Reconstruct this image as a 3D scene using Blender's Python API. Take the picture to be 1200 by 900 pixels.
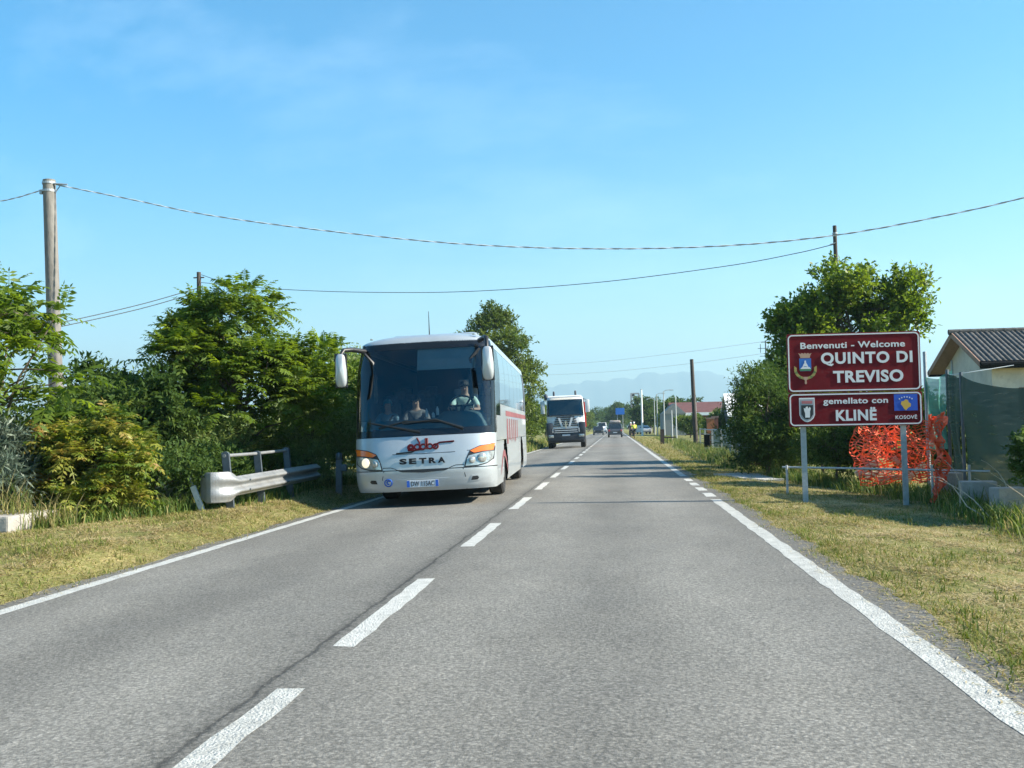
import bpy, bmesh, math, random
import numpy as np
from mathutils import Vector, Matrix, noise as mnoise

for o in list(bpy.data.objects):
    bpy.data.objects.remove(o)
SC = bpy.context.scene
COL = SC.collection
R = math.radians
rnd = random.Random(7)
rng = np.random.default_rng(11)

# ------------------------------------------------------------------ camera
EYE = 1.28
FPX = 1200.0                       # focal length in pixels of the 1200 px wide photograph
def _cam_axes():
    d = Vector((121.0, -50.5, -FPX)).normalized()          # the road's direction in camera axes
    roll = R(1.5)
    u = Vector((-math.sin(roll), math.cos(roll), 0))
    u = (u - d * u.dot(d)).normalized()
    r = d.cross(u)
    return Matrix((r, d, u))                                # camera axes -> world axes
CAMR = _cam_axes()
cam_data = bpy.data.cameras.new('camera')
cam_data.sensor_width = 36.0
cam_data.lens = 36.0 * FPX / 1200.0
cam_data.clip_start = 0.05
cam_data.clip_end = 40000
cam = bpy.data.objects.new('camera', cam_data)
COL.objects.link(cam)
cam.matrix_world = Matrix.Translation((0, 0, EYE)) @ CAMR.to_4x4()
SC.camera = cam
def at(px, py, Y):
    """the point at distance Y up the road seen at pixel (px, py) of the 1200x900 photograph"""
    v = CAMR @ Vector(((px - 600) / FPX, (450 - py) / FPX, -1.0))
    return Vector((0, 0, EYE)) + v * (Y / v.y)

# ------------------------------------------------------------------ sky, sun, exposure
SUN_AZ = R(-4)                      # from +X towards +Y
SUN_EL = R(31)
sun_dir = Vector((math.cos(SUN_EL) * math.cos(SUN_AZ), math.cos(SUN_EL) * math.sin(SUN_AZ), math.sin(SUN_EL)))
W = bpy.data.worlds.new('World')
SC.world = W
W.use_nodes = True
nt = W.node_tree
nt.nodes.clear()
n_out = nt.nodes.new('ShaderNodeOutputWorld')
n_bg = nt.nodes.new('ShaderNodeBackground')
n_sky = nt.nodes.new('ShaderNodeTexSky')
n_sky.sky_type = 'NISHITA'
n_sky.sun_disc = False
n_sky.sun_elevation = SUN_EL
n_sky.sun_rotation = math.pi / 2 - SUN_AZ
n_sky.altitude = 50
n_sky.air_density = 1.0
n_sky.dust_density = 0.15
n_sky.ozone_density = 1.6
n_hs = nt.nodes.new('ShaderNodeHueSaturation')
n_hs.inputs['Saturation'].default_value = 1.62
n_hs.inputs['Value'].default_value = 0.69
n_hs.inputs['Hue'].default_value = 0.494
nt.links.new(n_sky.outputs[0], n_hs.inputs['Color'])
# thin high wisps, fixed to the sky dome
n_tc = nt.nodes.new('ShaderNodeTexCoord')
n_map = nt.nodes.new('ShaderNodeMapping')
n_map.inputs['Rotation'].default_value = (0.3, 0.5, 0.9)
n_map.inputs['Scale'].default_value = (1.2, 6.0, 5.0)
n_noi = nt.nodes.new('ShaderNodeTexNoise')
n_noi.inputs['Scale'].default_value = 1.6
n_noi.inputs['Detail'].default_value = 8
n_noi.inputs['Roughness'].default_value = 0.62
n_rmp = nt.nodes.new('ShaderNodeMapRange')
n_rmp.inputs['From Min'].default_value = 0.52
n_rmp.inputs['From Max'].default_value = 0.85
n_rmp.inputs['To Max'].default_value = 0.10
n_mix = nt.nodes.new('ShaderNodeMixRGB')
n_mix.inputs['Color2'].default_value = (9.0, 10.0, 10.5, 1)
nt.links.new(n_tc.outputs['Generated'], n_map.inputs[0])
nt.links.new(n_map.outputs[0], n_noi.inputs['Vector'])
nt.links.new(n_noi.outputs[0], n_rmp.inputs[0])
nt.links.new(n_rmp.outputs[0], n_mix.inputs[0])
nt.links.new(n_hs.outputs[0], n_mix.inputs['Color1'])
nt.links.new(n_mix.outputs[0], n_bg.inputs['Color'])
n_bg.inputs['Strength'].default_value = 0.105
nt.links.new(n_bg.outputs[0], n_out.inputs[0])

sun_l = bpy.data.lights.new('sun', 'SUN')
sun_l.energy = 5.0
sun_l.angle = R(0.5)
sun_l.color = (1.0, 0.92, 0.78)
sun_o = bpy.data.objects.new('sun', sun_l)
COL.objects.link(sun_o)
sun_o.rotation_euler = sun_dir.to_track_quat('Z', 'Y').to_euler()
sun_o.location = (30, 0, 40)
SC.view_settings.view_transform = 'Standard'
SC.view_settings.look = 'None'
SC.view_settings.exposure = 1.72
SC.view_settings.gamma = 1
SC.render.engine = 'CYCLES'
SC.cycles.max_bounces = 8
SC.cycles.transparent_max_bounces = 12
SC.cycles.volume_bounces = 0

# ------------------------------------------------------------------ helpers
def lin(h):
    h = h.lstrip('#')
    o = []
    for i in (0, 2, 4):
        c = int(h[i:i + 2], 16) / 255
        o.append(c / 12.92 if c <= 0.04045 else ((c + 0.055) / 1.055) ** 2.4)
    return tuple(o)

def M(name, rgb, rough=0.6, metal=0.0, noise=None, bump=None, spec=0.5, coat=0.0, emit=None, stretch=None, dirt=None):
    m = bpy.data.materials.new(name)
    m.use_nodes = True
    t = m.node_tree
    b = t.nodes['Principled BSDF']
    b.inputs['Base Color'].default_value = (*rgb, 1)
    b.inputs['Roughness'].default_value = rough
    b.inputs['Metallic'].default_value = metal
    b.inputs['Specular IOR Level'].default_value = spec
    b.inputs['Coat Weight'].default_value = coat
    if emit:
        b.inputs['Emission Color'].default_value = (*emit[0], 1)
        b.inputs['Emission Strength'].default_value = emit[1]
    tc = None
    if noise or bump or dirt:
        tc = t.nodes.new('ShaderNodeTexCoord')
        mp = t.nodes.new('ShaderNodeMapping')
        if stretch:
            mp.inputs['Scale'].default_value = stretch
        t.links.new(tc.outputs['Object'], mp.inputs[0])
    if noise:
        n = t.nodes.new('ShaderNodeTexNoise')
        n.inputs['Scale'].default_value = noise[0]
        n.inputs['Detail'].default_value = 6
        n.inputs['Roughness'].default_value = 0.65
        t.links.new(mp.outputs[0], n.inputs['Vector'])
        r = t.nodes.new('ShaderNodeMapRange')
        r.inputs['From Min'].default_value = 0.3
        r.inputs['From Max'].default_value = 0.7
        r.inputs['To Min'].default_value = 1 - noise[1]
        r.inputs['To Max'].default_value = 1 + noise[1]
        t.links.new(n.outputs[0], r.inputs[0])
        x = t.nodes.new('ShaderNodeVectorMath')
        x.operation = 'SCALE'
        x.inputs[0].default_value = rgb
        t.links.new(r.outputs[0], x.inputs['Scale'])
        src = x.outputs[0]
        if dirt:
            n2 = t.nodes.new('ShaderNodeTexNoise')
            n2.inputs['Scale'].default_value = dirt[0]
            n2.inputs['Detail'].default_value = 7
            n2.inputs['Roughness'].default_value = 0.7
            t.links.new(mp.outputs[0], n2.inputs['Vector'])
            r2 = t.nodes.new('ShaderNodeMapRange')
            r2.inputs['From Min'].default_value = dirt[2]
            r2.inputs['From Max'].default_value = dirt[2] + 0.18
            t.links.new(n2.outputs[0], r2.inputs[0])
            mx = t.nodes.new('ShaderNodeMixRGB')
            mx.inputs['Color2'].default_value = (*dirt[1], 1)
            t.links.new(r2.outputs[0], mx.inputs[0])
            t.links.new(src, mx.inputs['Color1'])
            src = mx.outputs[0]
        t.links.new(src, b.inputs['Base Color'])
    if bump:
        n = t.nodes.new('ShaderNodeTexNoise')
        n.inputs['Scale'].default_value = bump[0]
        n.inputs['Detail'].default_value = 5
        t.links.new(mp.outputs[0], n.inputs['Vector'])
        bp = t.nodes.new('ShaderNodeBump')
        bp.inputs['Strength'].default_value = bump[1]
        bp.inputs['Distance'].default_value = 0.02
        t.links.new(n.outputs[0], bp.inputs['Height'])
        t.links.new(bp.outputs[0], b.inputs['Normal'])
    return m

def leafM(name, cols, trans=0.35, rough=0.5, spec=0.35):
    """foliage: every leaf carries its own hue in the attribute 'tint'"""
    m = bpy.data.materials.new(name)
    m.use_nodes = True
    t = m.node_tree
    b = t.nodes['Principled BSDF']
    at_ = t.nodes.new('ShaderNodeAttribute')
    at_.attribute_name = 'tint'
    cr = t.nodes.new('ShaderNodeValToRGB')
    e = cr.color_ramp.elements
    e[0].position = 0
    e[0].color = (*cols[0], 1)
    e[1].position = 1
    e[1].color = (*cols[-1], 1)
    for i, c in enumerate(cols[1:-1], 1):
        x = e.new(i / (len(cols) - 1))
        x.color = (*c, 1)
    t.links.new(at_.outputs['Fac'], cr.inputs[0])
    t.links.new(cr.outputs[0], b.inputs['Base Color'])
    b.inputs['Roughness'].default_value = rough
    b.inputs['Specular IOR Level'].default_value = spec
    tr = t.nodes.new('ShaderNodeBsdfTranslucent')
    hs = t.nodes.new('ShaderNodeHueSaturation')
    hs.inputs['Hue'].default_value = 0.485
    hs.inputs['Saturation'].default_value = 1.1
    hs.inputs['Value'].default_value = 1.25
    t.links.new(cr.outputs[0], hs.inputs['Color'])
    t.links.new(hs.outputs[0], tr.inputs[0])
    mx = t.nodes.new('ShaderNodeMixShader')
    mx.inputs[0].default_value = trans
    t.links.new(b.outputs[0], mx.inputs[1])
    t.links.new(tr.outputs[0], mx.inputs[2])
    t.links.new(mx.outputs[0], t.nodes['Material Output'].inputs[0])
    return m

def glassM(name, tint, refl=0.06, rough=0.02, alpha=None):
    """thin pane: tinted see-through plus a Fresnel reflection"""
    m = bpy.data.materials.new(name)
    m.use_nodes = True
    t = m.node_tree
    t.nodes.remove(t.nodes['Principled BSDF'])
    tr = t.nodes.new('ShaderNodeBsdfTransparent')
    tr.inputs[0].default_value = (*tint, 1)
    gl = t.nodes.new('ShaderNodeBsdfGlossy')
    gl.inputs['Roughness'].default_value = rough
    fr = t.nodes.new('ShaderNodeFresnel')
    fr.inputs['IOR'].default_value = 1.5
    ad = t.nodes.new('ShaderNodeMath')
    ad.inputs[1].default_value = refl
    t.links.new(fr.outputs[0], ad.inputs[0])
    mx = t.nodes.new('ShaderNodeMixShader')
    t.links.new(ad.outputs[0], mx.inputs[0])
    t.links.new(tr.outputs[0], mx.inputs[1])
    t.links.new(gl.outputs[0], mx.inputs[2])
    t.links.new(mx.outputs[0], t.nodes['Material Output'].inputs[0])
    return m

def tag(o, label=None, cat=None, group=None, kind=None):
    if label: o['label'] = label
    if cat: o['category'] = cat
    if group: o['group'] = group
    if kind: o['kind'] = kind
    return o

def thing(name, label, cat, loc=(0, 0, 0), rot=(0, 0, 0), group=None):
    o = bpy.data.objects.new(name, None)
    COL.objects.link(o)
    o.location = loc
    o.rotation_euler = rot
    o.empty_display_size = 0.2
    return tag(o, label, cat, group)

def copy_tree(o, parent=None):
    c = o.copy()
    COL.objects.link(c)
    if parent is not None:
        c.parent = parent
    for ch in list(o.children):
        copy_tree(ch, c)
    return c

class MB:
    """collects shapes; build() links them as ONE mesh object"""
    def __init__(s):
        s.v = []
        s.f = []
    def add(s, vs, fs):
        k = len(s.v)
        s.v += [tuple(p) for p in vs]
        s.f += [tuple(i + k for i in f) for f in fs]
        return s
    def box(s, c, d, rot=None, bev=0.0):
        hx, hy, hz = d[0] / 2, d[1] / 2, d[2] / 2
        if bev:
            bm = bmesh.new()
            bmesh.ops.create_cube(bm, size=1)
            bmesh.ops.scale(bm, vec=d, verts=bm.verts)
            bmesh.ops.bevel(bm, geom=bm.edges[:], offset=bev, segments=2, affect='EDGES', profile=0.6)
            vs = [v.co.copy() for v in bm.verts]
            fs = [[v.index for v in f.verts] for f in bm.faces]
            bm.free()
        else:
            vs = [Vector((x, y, z)) for x in (-hx, hx) for y in (-hy, hy) for z in (-hz, hz)]
            fs = [(0, 1, 3, 2), (4, 6, 7, 5), (0, 4, 5, 1), (2, 3, 7, 6), (0, 2, 6, 4), (1, 5, 7, 3)]
        if rot is not None:
            m = rot if isinstance(rot, Matrix) else Matrix.Rotation(rot, 3, 'Z')
            vs = [m @ v for v in vs]
        c = Vector(c)
        return s.add([v + c for v in vs], fs)
    def tube(s, pts, r, n=8, cap=True):
        pts = [Vector(p) for p in pts]
        rs = r if isinstance(r, (list, tuple)) else [r] * len(pts)
        vs, fs = [], []
        ref = None
        for i, p in enumerate(pts):
            a = pts[max(i - 1, 0)]
            b = pts[min(i + 1, len(pts) - 1)]
            t = (b - a).normalized()
            if ref is None:
                ref = Vector((0, 0, 1)) if abs(t.z) < 0.9 else Vector((1, 0, 0))
            u = (ref - t * ref.dot(t)).normalized()
            w = t.cross(u)
            ref = u
            for k in range(n):
                a_ = 2 * math.pi * k / n
                vs.append(p + (u * math.cos(a_) + w * math.sin(a_)) * rs[i])
        for i in range(len(pts) - 1):
            for k in range(n):
                k2 = (k + 1) % n
                fs.append((i * n + k, i * n + k2, (i + 1) * n + k2, (i + 1) * n + k))
        if cap:
            fs.append(tuple(range(n))[::-1])
            fs.append(tuple((len(pts) - 1) * n + k for k in range(n)))
        return s.add(vs, fs)
    def prism(s, poly, fn, d0, d1):
        """poly: 2d outline; fn(x, y, d) -> point; extruded from depth d0 to d1"""
        n = len(poly)
        vs = [fn(x, y, d0) for x, y in poly] + [fn(x, y, d1) for x, y in poly]
        fs = [tuple(range(n)), tuple(range(2 * n - 1, n - 1, -1))]
        for i in range(n):
            j = (i + 1) % n
            fs.append((i, n + i, n + j, j))
        return s.add(vs, fs)
    def lathe(s, prof, c, axis='z', n=24):
        """prof: (radius, height) list"""
        vs, fs = [], []
        c = Vector(c)
        for r_, h in prof:
            for k in range(n):
                a = 2 * math.pi * k / n
                p = (r_ * math.cos(a), r_ * math.sin(a), h)
                if axis == 'x': p = (h, p[0], p[1])
                elif axis == 'y': p = (p[0], h, p[1])
                vs.append(Vector(p) + c)
        for i in range(len(prof) - 1):
            for k in range(n):
                k2 = (k + 1) % n
                fs.append((i * n + k, i * n + k2, (i + 1) * n + k2, (i + 1) * n + k))
        return s.add(vs, fs)
    def grid(s, fn, nu, nv, skip=None):
        vs = [fn(i / nu, j / nv) for j in range(nv + 1) for i in range(nu + 1)]
        fs = []
        for j in range(nv):
            for i in range(nu):
                if skip and skip(i, j): continue
                a = j * (nu + 1) + i
                fs.append((a, a + 1, a + nu + 2, a + nu + 1))
        return s.add(vs, fs)
    def build(s, name, mat, parent=None, smooth=False, kind=None, recalc=True, solid=0.0):
        me = bpy.data.meshes.new(name)
        me.from_pydata(s.v, [], s.f)
        if recalc and len(s.f) < 20000:
            bm = bmesh.new()
            bm.from_mesh(me)
            bmesh.ops.recalc_face_normals(bm, faces=bm.faces)
            bm.to_mesh(me)
            bm.free()
        if mat: me.materials.append(mat)
        if smooth:
            me.polygons.foreach_set('use_smooth', [True] * len(me.polygons))
            me.set_sharp_from_angle(angle=R(smooth if smooth is not True else 40))
        me.update()
        o = bpy.data.objects.new(name, me)
        COL.objects.link(o)
        if parent is not None: o.parent = parent
        if kind: o['kind'] = kind
        if solid:
            md = o.modifiers.new('thickness', 'SOLIDIFY')
            md.thickness = solid
            md.offset = 0
        return o

def quadmesh(name, V, F, mat, parent=None, tint=None, kind=None, tri=None):
    """fast mesh from numpy: V (n,3), F (m,4); tint per vertex"""
    me = bpy.data.meshes.new(name)
    k = F.shape[1]
    me.vertices.add(len(V))
    me.vertices.foreach_set('co', V.astype(np.float32).ravel())
    me.loops.add(F.size)
    me.loops.foreach_set('vertex_index', F.astype(np.int32).ravel())
    me.polygons.add(len(F))
    me.polygons.foreach_set('loop_start', np.arange(0, F.size, k, dtype=np.int32))
    me.polygons.foreach_set('loop_total', np.full(len(F), k, dtype=np.int32))
    if tint is not None:
        a = me.attributes.new('tint', 'FLOAT', 'POINT')
        a.data.foreach_set('value', tint.astype(np.float32))
    me.update(calc_edges=True)
    me.validate()
    me.materials.append(mat)
    o = bpy.data.objects.new(name, me)
    COL.objects.link(o)
    if parent is not None: o.parent = parent
    if kind: o['kind'] = kind
    return o

def nz(v):
    return v / np.maximum(np.linalg.norm(v, axis=-1, keepdims=True), 1e-9)

def sm(a, b, x):
    t = min(1, max(0, (x - a) / (b - a)))
    return t * t * (3 - 2 * t)

# a text as a solid mesh: fitted into a w x h box around (0,0), letters facing -Y
def text_mesh(body, w, h, bold=0.02, depth=0.006, spacing=1.0):
    c = bpy.data.curves.new('lettering', 'FONT')
    c.body = body
    c.offset = bold
    c.extrude = 0.01
    c.resolution_u = 4
    c.space_character = spacing
    o = bpy.data.objects.new('lettering', c)
    COL.objects.link(o)
    bpy.context.view_layer.update()
    me = bpy.data.meshes.new_from_object(o.evaluated_get(bpy.context.evaluated_depsgraph_get()))
    bpy.data.objects.remove(o)
    bpy.data.curves.remove(c)
    co = np.empty(len(me.vertices) * 3)
    me.vertices.foreach_get('co', co)
    co = co.reshape(-1, 3)
    lo, hi = co.min(0), co.max(0)
    out = np.empty_like(co)
    out[:, 0] = ((co[:, 0] - lo[0]) / (hi[0] - lo[0]) - 0.5) * w
    out[:, 2] = ((co[:, 1] - lo[1]) / (hi[1] - lo[1]) - 0.5) * h
    out[:, 1] = np.where(co[:, 2] > 0, -depth, 0)
    me.vertices.foreach_set('co', out.ravel())
    me.update()
    return me

def add_text(body, x, z, w, h, mat, parent, y=0.0, bold=0.02, depth=0.006, name='lettering', spacing=1.0):
    me = text_mesh(body, w, h, bold, depth, spacing)
    me.materials.clear()
    me.materials.append(mat)
    o = bpy.data.objects.new(name, me)
    COL.objects.link(o)
    o.parent = parent
    o.location = (x, y, z)
    return o

# ------------------------------------------------------------------ lie of the land
XC, XR, XL = -1.656, 1.677, -4.87          # centre joint, right edge line, left edge line
EL, ER = -5.13, 2.0                        # edges of the asphalt
def road_z(x):
    return 0.025 * (x - XC) if x < XC else 0.0
def H(x, y):
    """height of the verge and fields"""
    b = 0.018 * math.sin(x * 3.1 + y * 1.3) + 0.014 * math.sin(y * 2.7 - x * 1.7) + 0.012 * math.sin(x * 7.3 + 1.0) * math.sin(y * 5.1)
    if x < -1.5:
        z = road_z(EL) - 0.015 + 0.2 * sm(0.0, 0.8, EL - x)
        w = sm(0.05, 0.5, EL - x)
    else:
        z = -0.012 - 0.10 * sm(0.3, 3.2, x - ER)
        w = sm(0.05, 0.5, x - ER)
    return z + b * w
def Hn(x, y):
    return np.array([H(a, b) for a, b in zip(x, y)])

# ================================================================== GROUND, ROAD
def groundM():
    m = bpy.data.materials.new('mown_verge')
    m.use_nodes = True
    t = m.node_tree
    b = t.nodes['Principled BSDF']
    b.inputs['Roughness'].default_value = 0.95
    b.inputs['Specular IOR Level'].default_value = 0.1
    tc = t.nodes.new('ShaderNodeTexCoord')
    def noise(s, d=6):
        n = t.nodes.new('ShaderNodeTexNoise')
        n.inputs['Scale'].default_value = s
        n.inputs['Detail'].default_value = d
        n.inputs['Roughness'].default_value = 0.7
        t.links.new(tc.outputs['Object'], n.inputs['Vector'])
        return n
    n1, n2 = noise(0.8), noise(14)
    ad = t.nodes.new('ShaderNodeMath')
    ad.operation = 'ADD'
    t.links.new(n1.outputs[0], ad.inputs[0])
    t.links.new(n2.outputs[0], ad.inputs[1])
    cr = t.nodes.new('ShaderNodeValToRGB')
    e = cr.color_ramp.elements
    e[0].position, e[0].color = 0.36, (0.07, 0.085, 0.025, 1)
    e[1].position, e[1].color = 0.64, (0.36, 0.30, 0.14, 1)
    x = e.new(0.5)
    x.color = (0.18, 0.18, 0.06, 1)
    h = t.nodes.new('ShaderNodeMath')
    h.operation = 'MULTIPLY'
    h.inputs[1].default_value = 0.5
    t.links.new(ad.outputs[0], h.inputs[0])
    t.links.new(h.outputs[0], cr.inputs[0])
    t.links.new(cr.outputs[0], b.inputs['Base Color'])
    bp = t.nodes.new('ShaderNodeBump')
    bp.inputs['Strength'].default_value = 0.8
    bp.inputs['Distance'].default_value = 0.03
    t.links.new(noise(40, 4).outputs[0], bp.inputs['Height'])
    t.links.new(bp.outputs[0], b.inputs['Normal'])
    return m

def span(*segs):
    out = []
    for a, b, n in segs:
        out += list(np.linspace(a, b, n, endpoint=False))
    return out + [segs[-1][1]]
gx = span((-9000, -600, 6), (-600, -60, 8), (-60, -14, 8), (-14, -5.6, 28), (-5.6, -4.9, 7), (-4.9, 1.8, 4), (1.8, 2.8, 10), (2.8, 9, 24), (9, 60, 10), (60, 600, 8), (600, 9000, 6))
gy = span((-60, 2, 12), (2, 50, 110), (50, 160, 30), (160, 900, 20), (900, 9000, 10))
gv = []
for y in gy:
    for x in gx:
        z = H(x, y) if not (EL + 0.12 < x < ER - 0.12) else -0.2
        gv.append((x, y, z))
nx = len(gx)
gf = [(j * nx + i, j * nx + i + 1, (j + 1) * nx + i + 1, (j + 1) * nx + i) for j in range(len(gy) - 1) for i in range(nx - 1)]
b_ = MB()
b_.add(gv, gf)
ground = b_.build('ground', groundM(), smooth=60, kind='structure')
ground['label'] = 'dry mown verges and fields beside the road'

def asphaltM():
    m = bpy.data.materials.new('worn_asphalt')
    m.use_nodes = True
    t = m.node_tree
    L = t.links.new
    b = t.nodes['Principled BSDF']
    b.inputs['Roughness'].default_value = 0.82
    b.inputs['Specular IOR Level'].default_value = 0.35
    tc = t.nodes.new('ShaderNodeTexCoord')
    sp = t.nodes.new('ShaderNodeSeparateXYZ')
    L(tc.outputs['Object'], sp.inputs[0])
    def noise(s, d=4, r=0.6, stretch=None):
        n = t.nodes.new('ShaderNodeTexNoise')
        n.inputs['Scale'].default_value = s
        n.inputs['Detail'].default_value = d
        n.inputs['Roughness'].default_value = r
        if stretch:
            mp = t.nodes.new('ShaderNodeMapping')
            mp.inputs['Scale'].default_value = stretch
            L(tc.outputs['Object'], mp.inputs[0])
            L(mp.outputs[0], n.inputs['Vector'])
        else:
            L(tc.outputs['Object'], n.inputs['Vector'])
        return n.outputs[0]
    def rng_(src, a, b2, c, d):
        n = t.nodes.new('ShaderNodeMapRange')
        for k, v in zip(('From Min', 'From Max', 'To Min', 'To Max'), (a, b2, c, d)):
            n.inputs[k].default_value = v
        L(src, n.inputs[0])
        return n.outputs[0]
    def op(o, a, c):
        n = t.nodes.new('ShaderNodeMath')
        n.operation = o
        for i, q in enumerate((a, c)):
            if isinstance(q, (int, float)): n.inputs[i].default_value = q
            else: L(q, n.inputs[i])
        return n.outputs[0]
    grain = noise(70, 3, 0.8)
    grain2 = noise(30, 3, 0.75)
    vo = t.nodes.new('ShaderNodeTexVoronoi')
    vo.inputs['Scale'].default_value = 42
    L(tc.outputs['Object'], vo.inputs['Vector'])
    g = rng_(grain, 0.3, 0.7, 0.66, 1.36)
    g2 = rng_(grain2, 0.3, 0.7, 0.72, 1.28)
    g3 = rng_(vo.outputs['Distance'], 0.0, 0.7, 1.3, 0.7)
    patch = rng_(noise(0.42, 6, 0.65, (1, 0.4, 1)), 0.3, 0.7, 0.80, 1.20)
    patch2 = rng_(noise(2.3, 5, 0.6, (1, 0.5, 1)), 0.3, 0.7, 0.93, 1.07)
    # wheel tracks: paler, polished; a cosine across each lane
    xx = sp.outputs[0]
    tr = op('COSINE', op('MULTIPLY', op('SUBTRACT', xx, 0.75), 2 * math.pi / 1.65), 0)
    trk = rng_(tr, -1, 1, 0.90, 1.07)
    val = op('MULTIPLY', op('MULTIPLY', op('MULTIPLY', g, g2), op('MULTIPLY', patch, patch2)), op('MULTIPLY', trk, g3))
    # the open joint just left of the dashes, wandering along the road
    wob = rng_(noise(1.0, 6, 0.75, (0.001, 1.6, 0.001)), 0.25, 0.75, -0.035, 0.035)
    dj = op('ABSOLUTE', op('SUBTRACT', op('SUBTRACT', xx, XC - 0.155), wob), 0)
    rag = rng_(noise(9, 5, 0.8), 0.35, 0.65, 0.1, 1.7)
    smear = rng_(op('DIVIDE', dj, op('MULTIPLY', rag, 0.12)), 0.1, 1.3, 0.72, 1.0)
    crack = rng_(op('DIVIDE', dj, op('MULTIPLY', rag, 0.018)), 0.4, 1.3, 0.5, 1.0)
    # oily streak down the middle of each lane and scattered dark spots
    mid = op('COSINE', op('MULTIPLY', op('SUBTRACT', xx, 0.0), 2 * math.pi / 3.3), 0)
    oil = op('MULTIPLY', rng_(mid, 0.55, 1, 0, 1), rng_(noise(0.9, 5, 0.7, (1, 0.25, 1)), 0.42, 0.62, 0, 1))
    spots = rng_(noise(3.1, 3, 0.55), 0.70, 0.76, 1.0, 0.78)
    val = op('MULTIPLY', op('MULTIPLY', val, rng_(oil, 0, 1, 1.0, 0.87)), spots)
    # edge of the asphalt, beyond the white line: darker older surface
    edge = rng_(xx, XR + 0.06, XR + 0.12, 1.0, 0.8)
    edgel = rng_(xx, XL - 0.12, XL - 0.06, 0.85, 1.0)
    val = op('MULTIPLY', op('MULTIPLY', val, op('MULTIPLY', smear, crack)), op('MULTIPLY', edge, edgel))
    hue = noise(1.1, 4, 0.6)
    cr = t.nodes.new('ShaderNodeMixRGB')
    cr.inputs['Color1'].default_value = (0.176, 0.170, 0.153, 1)
    cr.inputs['Color2'].default_value = (0.194, 0.183, 0.158, 1)
    L(hue, cr.inputs[0])
    vm = t.nodes.new('ShaderNodeVectorMath')
    vm.operation = 'SCALE'
    L(cr.outputs[0], vm.inputs[0])
    L(val, vm.inputs['Scale'])
    L(vm.outputs[0], b.inputs['Base Color'])
    bp = t.nodes.new('ShaderNodeBump')
    bp.inputs['Strength'].default_value = 0.65
    bp.inputs['Distance'].default_value = 0.008
    L(op('ADD', grain, op('ADD', grain2, op('MULTIPLY', crack, 0.6))), bp.inputs['Height'])
    L(bp.outputs[0], b.inputs['Normal'])
    return m

# the road: a crowned sheet with ragged edges
ry = span((-60, 2, 30), (2, 40, 260), (40, 120, 120), (120, 900, 60))
rv, rf = [], []
xs_in = [XL, -3.4, XC, 0.0, XR]
for k, y in enumerate(ry):
    jl = 0.05 * math.sin(y * 1.9) + 0.035 * math.sin(y * 5.3 + 1) + rnd.uniform(-.03, .03)
    jr = 0.05 * math.sin(y * 1.6 + 2) + 0.035 * math.sin(y * 4.7) + rnd.uniform(-.035, .035)
    for x in [EL + jl] + xs_in + [ER + jr]:
        rv.append((x, y, road_z(x) + 0.004))
n_ = len(xs_in) + 2
for j in range(len(ry) - 1):
    for i in range(n_ - 1):
        a = j * n_ + i
        rf.append((a, a + 1, a + n_ + 1, a + n_))
b_ = MB()
b_.add(rv, rf)
road = b_.build('road', asphaltM(), kind='structure')
road['label'] = 'grey two lane asphalt road running to the horizon'

paint = M('road_paint', (0.44, 0.44, 0.41), 0.8, noise=(9, 0.2), bump=(70, 0.8), dirt=(19, (0.2, 0.195, 0.18), 0.565))
paint_old = M('worn_road_paint', (0.40, 0.40, 0.37), 0.8, noise=(7, 0.22), bump=(70, 0.8), dirt=(17, (0.21, 0.21, 0.19), 0.54))
def stripe(name, x, w, y0, y1, mat, step=0.25, jag=0.011):
    mb = MB()
    n = max(1, int((y1 - y0) / step))
    vs = []
    for k in range(n + 1):
        y = y0 + (y1 - y0) * k / n
        for s in (-1, 1):
            xx = x + s * w / 2 + rnd.uniform(-jag, jag)
            vs.append((xx, y + (rnd.uniform(-.02, .02) if k in (0, n) else 0), road_z(xx) + 0.0062))
    mb.add(vs, [(2 * k, 2 * k + 1, 2 * k + 3, 2 * k + 2) for k in range(n)])
    return mb.build(name, mat, road)
stripe('edge_line', XL, 0.15, -20, 700, paint)
stripe('edge_line', XR, 0.165, -20, 17.9, paint_old)
for k in range(4):
    stripe('edge_dash', XR, 0.17, 18.6 + k * 1.75, 18.6 + k * 1.75 + 1.05, paint, 0.35)
stripe('edge_line', XR, 0.165, 26.2, 700, paint_old)
stripe('centre_dash', XC, 0.15, 2.1, 5.06, paint_old)
for k in range(48):
    y0 = 6.05 + 5.17 * k
    stripe('centre_dash', XC, 0.15, y0, y0 + 2.77, paint)

# pale concrete slab let into the grass where a drive crosses the right verge
conc = M('pale_concrete', (0.42, 0.41, 0.38), 0.9, noise=(3, 0.15), bump=(30, 0.4))
b_ = MB()
def slab(u, v):
    x, y = 3.05 - 0.55 * v + 0.85 * u, 24.4 + 2.6 * v
    return Vector((x, y, H(x, y) + 0.035))
b_.grid(slab, 4, 6)
o = b_.build('drive_slab', conc, solid=0.05)
tag(o, 'pale concrete slab set in the grass of the right verge', 'slab')

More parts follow.
